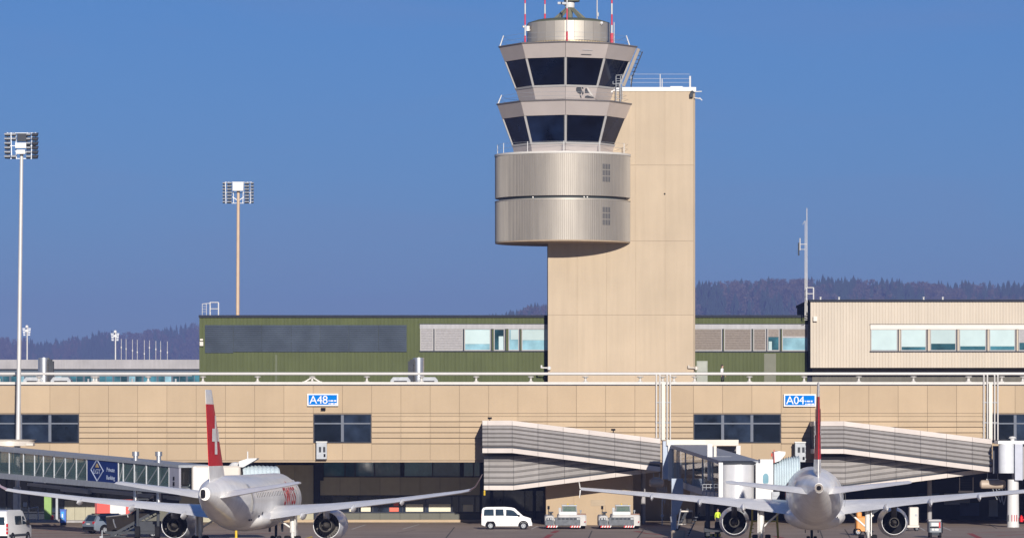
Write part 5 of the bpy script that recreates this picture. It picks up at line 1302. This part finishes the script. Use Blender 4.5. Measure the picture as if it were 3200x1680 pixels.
def van_extra(t, hw):
    W = 1.80
    for sg in (-1, 1):
        q = MB(); q.box2(-2.0,-.62,sg*.905-.012,sg*.905+.012,.72,.78); q.box2(-.60,.95,sg*.905-.012,sg*.905+.012,.72,.78); q.build('side_strip', plane_grey, t)
        q = MB()
        for x in (-.60,.42): q.box2(x-.008,x+.008,sg*.902-.006,sg*.902+.006,.42,1.12)
        q.box2(-.6,1.2,sg*.902-.006,sg*.902+.006,.41,.425); q.build('door_gap', steel_d, t)
        q = MB(); q.box2(.28,.42,sg*.91-.02,sg*.91+.02,.98,1.02); q.box2(-.48,-.34,sg*.91-.02,sg*.91+.02,.98,1.02); q.build('door_handle', plane_grey, t)
        q = MB(); q.box((1.12, sg*1.0, 1.24), (.12,.22,.2)); q.build('mirror', black, t)
        q = MB(); q.box2(1.86,2.16,sg*.62-.16,sg*.62+.2,.82,.98); q.build('headlight', lamp_clear, t)
        q = MB(); q.box2(-2.235,-2.17,sg*.76-.06,sg*.76+.08,.95,1.35); q.build('tail_lamp', lamp_red, t)
    wedge(t, 'windscreen', car_glass, [(1.50,-.72,1.17),(1.50,.72,1.17),(.70,.66,1.77),(.70,-.66,1.77)], .015)
    wedge(t, 'bonnet_vent', steel_d, [(1.52,-.6,1.15),(1.52,.6,1.15),(1.62,.6,1.12),(1.62,-.6,1.12)], .01)
    q = MB(); q.box2(2.10,2.26,-.78,.78,.32,.60); q.build('front_bumper', plane_grey, t)
    q = MB(); q.box2(-2.28,-2.16,-.8,.8,.38,.58); q.build('rear_bumper', black, t)
    q = MB(); q.tube((-.05,0,1.98),(-.18,0,2.2),.012); q.build('aerial', black, t)
    wedge(t, 'rear_window', car_glass, [(-2.235,-.62,1.2),(-2.235,.62,1.2),(-2.20,.58,1.72),(-2.20,-.58,1.72)], .012)
car('white compact estate van with dark windows parked broadside near the stair core', 'van', 'estate_van', (X(1583,Dv), Dv, 0), 0,
    [(-2.22,.40),(-2.22,1.12),(-2.17,1.72),(-2.08,1.90),(-1.80,1.97),(-.2,1.99),(.45,1.94),(.72,1.86),(1.46,1.20),(1.60,1.14),(2.02,1.02),(2.18,.82),(2.22,.62),(2.20,.34),(1.9,.28),(-1.9,.28)], 1.12, 1.99, 1.80, (-1.42,1.49), .33,
    [[(-2.02,1.22),(-1.98,1.72),(-1.88,1.77),(-1.14,1.78),(-1.12,1.22)], [(-.98,1.22),(-.98,1.78),(-.28,1.78),(-.22,1.22)], [(-.06,1.20),(-.04,1.76),(.42,1.72),(.66,1.64),(1.08,1.26),(1.04,1.16)]], car_white, van_extra)
# large van at the left edge, seen from behind and the right
Dl = 317.0
def van2_extra(t, hw):
    for sg in (-1, 1):
        q = MB(); q.box2(-2.86,-2.78,sg*.93-.07,sg*.93+.07,.75,1.55); tl = q.build('tail_lamp', lamp_red, t)
        q = MB()
        for z in (.95,1.2): q.box2(-2.875,-2.85,sg*.93-.06,sg*.93+.06,z,z+.08)
        q.build('lamp_segment', lamp_clear, tl)
        wedge(t, 'rear_window', car_glass, [(-2.83,sg*.08,1.45),(-2.83,sg*.74,1.45),(-2.80,sg*.70,2.05),(-2.80,sg*.08,2.05)], .015)
        q = MB(); q.box((1.55, sg*1.12, 1.55), (.14,.24,.36)); q.build('mirror', black, t)
        q = MB(); q.box2(-2.5,2.2,sg*1.0-.02,sg*1.0+.015,.55,.72); q.build('side_strip', steel_d, t)
    q = MB(); q.box2(-2.92,-2.78,-.95,.95,.38,.62); q.build('rear_bumper', black, t)
    q = MB(); q.box2(-2.835,-2.82,-.012,.012,.62,2.3); q.build('door_gap', steel_d, t)
car('large white high-roof van at the left edge, seen from behind with stacked red tail lamps', 'van', 'delivery_van', (X(24,Dl)-.95*math.sin(R(78))+2.82*math.cos(R(78)), Dl+2.82*math.sin(R(78)), 0), R(78),
    [(-2.82,.45),(-2.82,1.3),(-2.76,2.25),(-2.62,2.48),(-2.2,2.56),(.6,2.56),(1.1,2.46),(1.95,1.55),(2.75,1.28),(2.9,1.0),(2.9,.45),(2.6,.35),(-2.6,.35)], 1.25, 2.56, 2.0, (-1.7,1.95), .36,
    [[(.75,1.45),(.75,2.05),(1.15,2.05),(1.68,1.45)], [(-.9,1.45),(-.9,2.1),(.55,2.1),(.55,1.45)]], car_white, van2_extra)
# silver estate behind the stair truck
Ds = 352.0
def suv_extra(t, hw):
    wedge(t, 'rear_window', car_glass, [(-2.28,-.62,1.08),(-2.28,.62,1.08),(-1.98,.54,1.55),(-1.98,-.54,1.55)], .02)
    wedge(t, 'windscreen', car_glass, [(1.25,-.66,1.08),(1.25,.66,1.08),(.55,.58,1.55),(.55,-.58,1.55)], .02)
    for sg in (-1, 1):
        q = MB(); q.box2(-2.42,-2.2,sg*.74-.1,sg*.74+.12,.85,1.05); q.build('tail_lamp', lamp_red, t)
        q = MB(); q.box((.95, sg*1.0, 1.12), (.14,.2,.16)); q.build('mirror', car_silver, t)
        q = MB(); q.tube((-1.7,sg*.55,1.68),(.3,sg*.58,1.68),.03); q.build('roof_rail', steel_d, t)
    q = MB(); q.box2(-2.46,-2.3,-.8,.8,.35,.62); q.build('rear_bumper', black, t)
    q = MB(); q.box2(-2.445,-2.43,-.26,.26,.78,.9); q.build('number_plate', white, t)
car('silver estate car in front of the red and white container, partly behind the stair truck', 'car', 'estate_car', (X(350,Ds), Ds, 0), R(40),
    [(-2.4,.38),(-2.42,.9),(-2.3,1.05),(-1.95,1.58),(-1.6,1.65),(.2,1.66),(.6,1.58),(1.3,1.05),(2.2,.92),(2.4,.75),(2.4,.38),(2.1,.26),(-2.1,.26)], 1.02, 1.66, 1.88, (-1.4,1.45), .34,
    [[(-1.95,1.1),(-1.72,1.52),(-.9,1.56),(-.85,1.08)], [(-.78,1.08),(-.82,1.56),(.12,1.54),(.2,1.07)], [(.28,1.07),(.2,1.54),(.5,1.50),(1.02,1.08)]], car_silver, suv_extra)

def tractor(label, px):
    D = HC*F/(1652-HOR); t = thing('tow_tractor', label, 'tow tractor', (X(px,D), D, 0), 0, 'aircraft tow tractors parked in a row', local=True)
    # seen from the front; x across, y away
    q = MB(); q.bev(-.70,1.84,.35,6.8,.30,1.28,.12); q.bev(-1.84,-1.02,.2,6.6,.30,1.20,.12); q.box2(-1.02,-.70,1.6,6.4,.4,.9); q.build('chassis', M('tractor_white', (.47,.46,.45), .5, var=.08, scale=2., spec=.3), t)
    q = MB(); q.bev(-.98,1.28,.0,.42,.34,1.05,.06); q.build('front_block', tug_grey, t)
    q = MB(); q.box2(-1.80,-1.06,-.02,.22,.34,.80); q.build('side_block', tug_grey, t)
    q = MB()
    for i in range(5): q.box2(-.72+.36*i,-.72+.36*i+.26,-.04,.02,.86,.99)
    q.box2(-1.68,-1.2,-.05,-.01,.85,1.03); q.build('lamp_bar', steel_d, t)
    q = MB()
    for x in (-1.55,-1.32,1.05,1.18): q.lathe([(.08,-.07),(.08,-.02)], (x,0,.92), axis='y', n=12)
    q.build('headlight', lamp_clear, t)
    for x0, nn, w in ((-1.72,4,.94),(.36,4,.92)):
        q = MB(); h = .16; s = w/8
        for i in range(8):
            q.m = i % 2; a = x0+s*i
            q.loft([[(a,yy,.16),(a+s,yy,.16),(a+s+.08,yy,.16+h),(a+.08,yy,.16+h)] for yy in (-.09,-.05)])
        q.build('stripe_board', [red, white], t)
    q = MB(); q.bev(-.42,1.05,.9,2.6,1.28,1.42,.05); q.build('cab_base', white, t)
    q = MB()
    P0 = [(-.32,1.0),(.98,1.0),(.98,2.5),(-.32,2.5)]; P1 = [(-.24,1.12),(.90,1.12),(.90,2.4),(-.24,2.4)]
    for a, b in zip(P0, P1): q.beam((*a,1.42),(*b,2.02),.09,.09)
    q.box2(-.34,1.0,.95,2.5,2.02,2.14); q.box2(-.28,.94,1.05,1.12,1.38,1.46); cabf = q.build('cab_frame', galv, t)
    wedge(t, 'windscreen', M('green_tinted_screen',(.10,.15,.12),.06,var=.2,spec=.7,alpha=.75) if 'green_tinted_screen' not in bpy.data.materials else bpy.data.materials['green_tinted_screen'], [(-.27,1.0,1.46),(.93,1.0,1.46),(.86,1.1,2.02),(-.20,1.1,2.02)], .01)
    q = MB(); q.box2(-.34,-.3,1.05,2.4,1.46,2.0); q.build('side_window', car_glass, t)
    q = MB(); q.box2(.15,.5,1.5,1.9,1.42,1.75); q.lathe([(.2,-.02),(.2,.02)], (.0,1.35,1.62), axis='y', n=14); q.build('seat', black, t)
    q = MB(); q.bev(-.62,1.0,.42,.98,1.28,1.55,.06); q.build('engine_cover', white, t)
    q = MB(); q.box2(-1.56,-1.10,.5,1.0,1.42,1.54); q.tube((-1.33,.75,1.2),(-1.33,.75,1.42),.12); q.build('exhaust_cover', steel_d, t)
    q = MB(); q.tube((-1.52,.8,1.2),(-1.52,.8,1.75),.03); q.box2(-1.62,-1.42,.7,.85,1.75,2.05); q.build('marker_box', black, t)
    q = MB(); q.box2(-.62,-.42,.6,1.0,1.28,1.9); q.tube((1.34,.9,1.28),(1.34,.9,1.62),.05); q.tube((1.34,.9,1.55),(1.34,.9,1.68),.09); q.build('post', galv, t)
    q = MB(); q.tube((.2,1.3,2.14),(.2,1.3,2.26),.07); q.tube((.85,1.3,2.14),(.85,1.3,2.22),.05); q.build('beacon', yellow, t)
    q = MB(); q.box2(1.0,1.8,.6,1.4,1.24,1.36); q.build('side_cover', M('rust_brown',(.20,.09,.05),.7) if 'rust_brown' not in bpy.data.materials else bpy.data.materials['rust_brown'], t)
    for x in (-1.55,1.58):
        for y in (1.4,5.2): wheel_at(t, x, y, .42, .34, 'x')
    for x in (-1.81,1.79):
        q = MB(); q.lathe([(.06,-.05),(.06,-.01)], (x*.96,.2,.66), axis='y', n=10); q.build('side_lamp', lamp_red, t)
    return t
t1 = tractor('white and grey tow tractor nearest the white estate van, with red striped boards', 1768)
D_ = HC*F/(1652-HOR)
dup(t1, (X(1936,D_), D_, 0), 'white and grey tow tractor on the right, beside the dark undercroft and hose post')

# stair truck behind the left aircraft's wing
Dst = 338.0
st = thing('passenger_stairs', 'dark grey mobile stair unit rising to the right under the left aircraft wing', 'stairs', (X(410,Dst), Dst, 0))
q = MB(); q.prism([(X(338,Dst),Z(1668,Dst)),(X(352,Dst),Z(1668,Dst)),(X(505,Dst),Z(1580,Dst)),(X(505,Dst),Z(1560,Dst)),(X(478,Dst),Z(1560,Dst)),(X(405,Dst),Z(1615,Dst)),(X(330,Dst),Z(1615,Dst))], Dst+.0, Dst+.06); q.build('side_panel', M('brown_black_panel',(.022,.019,.018),.9,spec=.1,var=.2,scale=2.), st)
q = MB(); q.prism([(X(338,Dst+2),Z(1664,Dst+2)),(X(352,Dst+2),Z(1664,Dst+2)),(X(505,Dst+2),Z(1580,Dst+2)),(X(505,Dst+2),Z(1548,Dst+2)),(X(490,Dst+2),Z(1548,Dst+2)),(X(405,Dst+2),Z(1605,Dst+2)),(X(330,Dst+2),Z(1612,Dst+2))], Dst+1.9, Dst+1.96); q.build('side_panel', bpy.data.materials['brown_black_panel'], st)
for i in range(14):
    f = i/13; px = 350+150*f; py = 1664-92*f
    q = MB(); q.box2(X(px,Dst), X(px+12,Dst), Dst+.06, Dst+1.9, Z(py,Dst)-.05, Z(py,Dst)); q.build('step', galv, st)
q = MB(); q.beam(P(346,1672,Dst-.1), P(508,1584,Dst-.1), .12, .22); q.beam(P(358,1678,Dst-.1), P(500,1602,Dst-.1), .08, .1)
for i in range(12): q.tube(P(352+12*i,1668-6.6*i,Dst-.1), P(360+12*i,1676-6.4*i,Dst-.1), .04)
q.build('stringer', steel_d, st)
q = MB()
for f in (.0,.5,1.): q.tube(P(400+80*f,1615-52*f,Dst-.05), P(398+80*f,1605-54*f,Dst-.05), .04)
q.path([P(332,1613,Dst-.05), P(400,1606,Dst-.05), P(480,1548,Dst-.05), P(505,1546,Dst-.05)], .05); q.path([P(354,1620,Dst-.05),P(356,1632,Dst-.05),P(362,1648,Dst-.05)], .06); q.build('handrail', silver, st, smooth=50)
q = MB(); q.box2(X(330,Dst), X(500,Dst), Dst-.1, Dst+2.1, .28, .5); q.box2(X(430,Dst), X(498,Dst), Dst-.15, Dst+2.1, .5, 1.3); q.box2(X(322,Dst), X(395,Dst), Dst-.4, Dst-.2, .05, .14); q.build('chassis', steel_d, st)
for px in (358, 478):
    for y in (.1, 1.9): wheel_at(st, X(px,Dst), Dst+y, .34, .2, 'y')
q = MB(); q.tube(P(319,1678,Dst-.6), P(319,1655,Dst-.6), .05); q.box2(X(314,Dst),X(324,Dst),Dst-.7,Dst-.5,0,.12); q.build('outrigger', galv, st)
# container with white centre panel behind the silver car
Dq = 368.0
ct = thing('cargo_container', 'red container with white centre panel behind the silver estate car', 'container', (X(354,Dq), Dq, 0))
q = MB(); q.box2(X(297,Dq), X(411,Dq), Dq, Dq+2.2, .3, Z(1560,Dq)); q.build('body', M('bright_red_paint',(.62,.045,.03),.45,var=.04), ct)
q = MB(); q.pbox(344, 1561, 393, 1640, Dq-.03, .028); q.build('centre_panel', white, ct)
q = MB()
for x in (300, 407): q.pbox(x-1.5, 1561, x+1.5, 1640, Dq-.06, .058)
q.box2(X(300,Dq), X(408,Dq), Dq+.1, Dq+2.1, 0, .298); q.build('frame', steel_d, ct)
# boarding-gate furniture at the left
D = 380.0
q = MB(); q.pbox(138, 1546, 160, 1622, D, .8); q.pbox(141,1543,158,1546,D+.1,.5); q.build('green_pillar', lime, None, label='lime green square pillar under the terminal at left', cat='pillar')
q = MB(); q.pbox(-30, 1622, 186, 1632, D-.3, 3.2); q.build('kerb', grey_conc, kind='structure')
q = MB(); q.tube(P(163.5,1622,D-.2), P(163.5,1612,D-.2), .14, n=12); q.tube(P(163.5,1612,D-.2), P(163.5,1608.5,D-.2), .07); q.pbox(158.5,1612,162,1620,D-.25,.1); q.build('fire_extinguisher', red, None, smooth=40, label='red fire extinguisher at the foot of the lime green pillar', cat='fire extinguisher')
q = MB(); q.pbox(174, 1546, 181, 1622, D, .25); q.build('grey_post', galv, None, label='slim grey post between the lime pillar and the blue panel', cat='post')
D = 378.0
vb = thing('blue_totem', 'bright blue upright panel with pale print right of the lime green pillar', 'totem', (X(196,D), D, 0))
q = MB(); q.pbox(188, 1593, 206, 1632, D, .6); q.pbox(187,1590,207,1593,D-.05,.7); q.build('housing', M('royal_blue',(.02,.10,.45),.4), vb)
q = MB(); q.pbox(190.5, 1597, 200, 1628, D-.02, .02); q.build('front_panel', cyan, vb)
q = MB(); q.pbox(193, 1604, 197, 1616, D-.035, .014); q.pbox(192.5,1620,198,1622,D-.035,.014); q.build('print', white, vb)
q = MB(); q.pbox(188, 1632, 206, 1640, D+.1, .4); q.build('foot', steel_d, vb)
D = 384
q = MB(); q.pbox(265, 1621, 280, 1631.5, D, .5); q.pbox(281, 1621, 295, 1631.5, D, .5); q.box2(X(264,D),X(296,D),D+.05,D+.45,0,Z(1631.7,D)); q.build('barrier_block', [yellow], None, label='low yellow barrier block on the ground left of the silver car', cat='barrier')
q = MB(); q.path([P(88,1626,379), P(88,1588,379), P(119,1582,379), P(119,1624,379)], .05); q.pbox(72,1568,84,1582,381,.3); q.build('grey_gate_frame', galv, None, label='thin grey door frame in the dark recess behind the large white van', cat='door frame')
# equipment under and around the aircraft
def ladder_stand(px0, px1, py0, D, m, lab):
    t = thing('maintenance_stand', lab, 'stand', (X((px0+px1)/2,D), D, 0))
    z = Z(py0, D); x0, x1 = X(px0,D), X(px1,D)
    q = MB()
    for y in (D, D+1.2):
        q = MB(); q.tube((x0-.25,y,0),(x0,y,z),.05); q.tube((x1+.1,y,0),(x1,y,z),.05); q.tube((x0,y,z),(x1,y,z),.05); q.tube((x0,y,z+.9),(x1,y,z+.9),.04); q.tube((x0,y,z),(x0,y,z+.9),.04); q.tube((x1,y,z),(x1,y,z+.9),.04); q.build('frame', m, t)
    q = MB(); q.box2(x0,x1,D,D+1.2,z-.06,z-.001); q.build('platform', galv, t)
    for i in range(5): q = MB(); q.box2(x0-.22+.04*i, x0+.02+.03*i, D+.05, D+1.15, z*(i+.5)/5.5, z*(i+.5)/5.5+.04); q.build('step', m, t)
    return t
ladder_stand(2352, 2430, 1627, 322.0, yellow, 'yellow tube maintenance stand under the right aircraft left wing')
D = 345.0
bl = thing('belt_loader', 'orange ground loader with raised belt right of the right aircraft belly', 'loader', (X(2700,D), D, 0))
q = MB(); q.bev(X(2676,D), X(2708,D), D, D+1.6, .35, Z(1612,D), .1); q.build('body', orange, bl)
q = MB(); q.bev(X(2678,D), X(2694,D), D+.2, D+1.4, Z(1612,D), Z(1598,D), .08); q.build('hood', orange, bl)
q = MB(); q.beam((X(2690,D),D+.8,1.2), (X(2748,D),D+.8,2.2), 1.0, .2); q.build('belt', steel_d, bl)
q = MB(); q.beam((X(2684,D),D+.2,.7), (X(2730,D),D+.2,1.7), .12, .14); q.build('belt_frame', white_warm, bl)
for px in (2682, 2716):
    for y in (.1, 1.5): wheel_at(bl, X(px,D), D+y, .3, .2, 'y')
q = MB(); q.box2(X(2676,D), X(2732,D), D+.2, D+1.4, .28, .36); q.build('chassis', steel_d, bl)
D = 362.0
bc = thing('white_box_trolley', 'tall cream box trolley in the dark undercroft right of the right engine', 'trolley', (X(2852,D), D, 0))
q = MB(); q.bev(X(2842,D), X(2871,D), D, D+1.2, .5, Z(1583,D), .06); q.build('box', white_warm, bc)
q = MB(); q.box2(X(2826,D), X(2872,D), D-.1, D+1.3, .3, .49); q.build('deck', white_warm, bc)
q = MB(); q.pbox(2859, 1605, 2866, 1612, D-.015, .014); q.pbox(2868,1586,2869,1625,D-.02,.02); q.build('handle', galv, bc)
for px in (2832, 2866): wheel_at(bc, X(px,D), D+.2, .2, .12, 'y'); wheel_at(bc, X(px,D), D+1.1, .2, .12, 'y')
D = 336.5
gp = thing('ground_power_cart', 'small grey ground power cart with white panels on the apron at right', 'cart', (X(2924,D), D, 0))
q = MB(); q.bev(X(2903,D), X(2944,D), D, D+1.5, .45, Z(1627,D), .1); q.build('body', M('blue_grey_cart',(.16,.18,.21),.5,var=.1), gp)
q = MB(); q.pbox(2902, 1622, 2941, 1627.5, D-.05, 1.6); q.build('roof', M('cart_roof_grey',(.36,.35,.36),.5), gp)
q = MB(); q.pbox(2911, 1632, 2933, 1642, D-.03, .028); q.pbox(2912, 1650, 2920, 1656, D-.03, .028); q.pbox(2922, 1650, 2933, 1656, D-.03, .028); q.build('panel', white, gp)
q = MB(); q.pbox(2934, 1630, 2939, 1648, D-.03, .028); q.build('panel', lamp_red, gp)
q = MB(); q.pbox(2906, 1644, 2940, 1648, D-.02, .018); q.path([P(2941,1626,D-.1),P(2945,1624,D-.1),P(2945,1664,D-.1)], .03); q.build('trim', black, gp)
q = MB(); q.box2(X(2908,D), X(2942,D), D+.05, D+1.4, .2, .44); q.build('chassis', steel_d, gp)
for px in (2909, 2939):
    for y in (.15, 1.3): wheel_at(gp, X(px,D), D+y, .25, .16, 'x')
D = 330.0
ms = thing('mobile_steps', 'dark mobile steps with small platform below the pale blue bridge leg', 'steps', (X(2135,D), D, 0))
q = MB(); q.beam(P(2112,1662,D), P(2150,1588,D), .08, .2); q.build('frame', steel_d, ms)
q = MB(); q.beam(P(2112,1662,D+1.3), P(2150,1588,D+1.3), .08, .2); q.build('frame', steel_d, ms)
q = MB(); q.beam(P(2150,1672,D+.3), P(2186,1600,D+.3), .08, .1); q.build('frame', steel_d, ms)
for i in range(7): q = MB(); q.box2(X(2146+4.2*i,D), X(2156+4.2*i,D), D, D+1.3, Z(1668-9*i,D)-.04, Z(1668-9*i,D)); q.build('step', galv, ms)
q = MB(); q.pbox(2127, 1594, 2165, 1598, D-.1, 1.5); q.pbox(2117, 1635, 2145, 1638, D-.1, .2); q.build('platform', white_warm, ms)
q = MB(); q.pbox(2130, 1599, 2163, 1634, D+1.2, .05); q.build('panel', M('brown_black_mesh',(.05,.04,.035),.6), ms)
q = MB(); q.bev(X(2098,D), X(2140,D), D-.2, D+1.4, .12, .75, .1); q.build('base', M('beige_base',(.36,.30,.24),.6), ms)
q = MB(); q.box2(X(2090,D), X(2156,D), D-.4, D+1.5, .03, .115); q.build('foot', galv, ms)
q = MB(); q.tube(P(2117,1650,D-.3), P(2128,1588,D-.3), .05); q.tube(P(2098,1630,D-.3), P(2096,1612,D-.3), .07); q.build('handrail', silver, ms)
D = 313.0
tbx = thing('tow_bar', 'yellow tow bar lying on the apron beside the left aircraft right wheel', 'tow bar', (X(955,D), D, 0))
q = MB(); q.tube((X(925,D-6),D-6,.42), (X(974,D+3),D+3,.55), .075); q.build('bar', yellow, tbx)
q = MB(); q.box((X(955,D),D-1,.28),(.3,.3,.4)); q.build('axle', steel_d, tbx)
for k in (-.3,.3): wheel_at(tbx, X(957,D)+k, D-1, .2, .12, 'x')
D = 290.0
q = MB(); q.tube((X(737,D),D,0.0),(X(738,D),D,1.15),.24,.10,n=10); q.tube((X(738,D),D,1.15),(X(738,D),D,1.62),.09,n=10); q.box((X(737,D),D,.04),(.9,.9,.08)); q.build('tail_stand', yellow, None, smooth=40, label='yellow support stand under the belly of the left aircraft', cat='support stand')
# ------------------------------------------------------------------ people
def person(label, px, D, z0, rz, top_m, legs_m, hgt=1.76):
    t = thing('person', label, 'person', (X(px,D), D, z0), rz, local=True)
    k = hgt/1.76
    J = {'pel':(0,0,.95),'bel':(0,.01,1.1),'che':(0,.0,1.34),'nek':(0,.0,1.50),'hed':(0,-.02,1.58),'top':(0,-.01,1.70)}
    V, E, Rr = [], [], []
    idx = {}
    def vtx(n, p, r): idx[n] = len(V); V.append(tuple(c*k for c in p)); Rr.append(r if isinstance(r, tuple) else (r, r))
    vtx('pel',J['pel'],(.16,.11)); vtx('bel',J['bel'],(.145,.10)); vtx('che',J['che'],(.17,.115)); vtx('nek',J['nek'],.055); vtx('hed',J['hed'],(.07,.085)); vtx('hd2',(0,-.02,1.66),(.078,.098)); vtx('top',(0,-.01,1.735),(.05,.06))
    for a, b in (('pel','bel'),('bel','che'),('che','nek'),('nek','hed'),('hed','hd2'),('hd2','top')): E.append((idx[a],idx[b]))
    for s, n in ((-1,'l'),(1,'r')):
        fw = .10*s
        for nm, p, r in (('hip',(.09*s,0,.90),.095),('kne',(.10*s,-.04-fw*.5,.50),.062),('ank',(.10*s,fw*.6,.09),.042),('toe',(.11*s,fw*.6-.16,.04),(.045,.03)),
                         ('sho',(.19*s,0,1.42),.058),('elb',(.25*s,.03+fw*.3,1.14),.042),('wri',(.25*s,-.08-fw*.6,.90),.028),('hnd',(.25*s,-.11-fw*.6,.82),(.022,.04))): vtx(nm+n, p, r)
        for a, b in (('pel','hip'+n),('hip'+n,'kne'+n),('kne'+n,'ank'+n),('ank'+n,'toe'+n),('che','sho'+n),('sho'+n,'elb'+n),('elb'+n,'wri'+n),('wri'+n,'hnd'+n)): E.append((idx[a],idx[b]))
    me = bpy.data.meshes.new('body'); me.from_pydata(V, E, []); o = bpy.data.objects.new('body', me); COL.objects.link(o)
    sk = o.modifiers.new('skin','SKIN')
    for i, r in enumerate(Rr): me.skin_vertices[0].data[i].radius = (r[0]*k, r[1]*k)
    me.skin_vertices[0].data[0].use_root = True
    sb = o.modifiers.new('sub','SUBSURF'); sb.levels = 1; sb.render_levels = 1
    dg = bpy.context.evaluated_depsgraph_get(); m2 = bpy.data.meshes.new_from_object(o.evaluated_get(dg))
    bpy.data.objects.remove(o)
    bm = bmesh.new(); bm.from_mesh(m2)
    for s in (-1, 1):                          # five fingers on each hand
        fw = .10*s; base = Vector((.25*s, -.115-fw*.6, .80))*k
        for i in range(5):
            off = Vector((0, (-.034+.019*i) if i < 4 else -.05, 0 if i < 4 else .05))*k; ln = (.075,.085,.08,.06,.05)[i]*k
            p0 = base+off; p1 = p0+Vector((0,-.012,-ln)); mt = Matrix.Translation((p0+p1)/2)
            bmesh.ops.create_cone(bm, cap_ends=True, segments=6, radius1=.007*k, radius2=.010*k, depth=ln, matrix=mt)
    bm.to_mesh(m2); bm.free()
    for m in (skin_m, top_m, legs_m, black): m2.materials.append(m)
    for p in m2.polygons:
        c = p.center/k; p.use_smooth = True
        p.material_index = 3 if c.z < .10 else 2 if c.z < .98 and abs(c.x) < .22 else 0 if c.z > 1.48 or c.z < .93 else 1
    o = bpy.data.objects.new('body', m2); COL.objects.link(o); o.parent = t
    q = MB(); q.lathe([(.093*k,1.66*k),(.10*k,1.70*k),(.085*k,1.75*k),(.04*k,1.785*k),(.005,1.79*k)], (0,.012*k,0), n=14); q.lathe([(.07*k,1.58*k),(.088*k,1.64*k),(.09*k,1.68*k)], (0,.035*k,0), n=12); q.build('hair', hair_m, t, smooth=50)
    q = MB()
    for s in (-1,1): q.box((.03*s*k,-.115*k,1.66*k),(.022,.012,.012)); q.box((.085*s*k,.0,1.64*k),(.016,.03,.055))
    q.box((0,-.125*k,1.63*k),(.022,.03,.04)); q.box((0,-.112*k,1.59*k),(.045,.012,.01)); q.build('face', skin_m, t)
    return t
person('person in white top and dark trousers walking on the roof before the green wall', 2257, DT+3.0, zr-.05, R(60), cloth_white, cloth_dark, 1.9)
pb = person('person in a yellow hi-vis vest standing left of the right aircraft left engine', 2243, 370.0, 0, R(20), hivis, cloth_dark, 1.8)

# ------------------------------------------------------------------ haze
b = MB(); b.box2(-3000, 3000, -600, 10600, -1.0, 360.0); hz = b.build('haze', M('haze_air', (1,1,1), var=0), kind='stuff')
hm = hz.data.materials[0]; hn, hl_ = hm.node_tree.nodes, hm.node_tree.links
hn.remove(hn['Principled BSDF']); pv = hn.new('ShaderNodeVolumePrincipled')
pv.inputs['Color'].default_value = (.28,.36,.80,1); pv.inputs['Density'].default_value = .00014; pv.inputs['Anisotropy'].default_value = 0.0
hl_.new(pv.outputs[0], hn['Material Output'].inputs['Volume'])
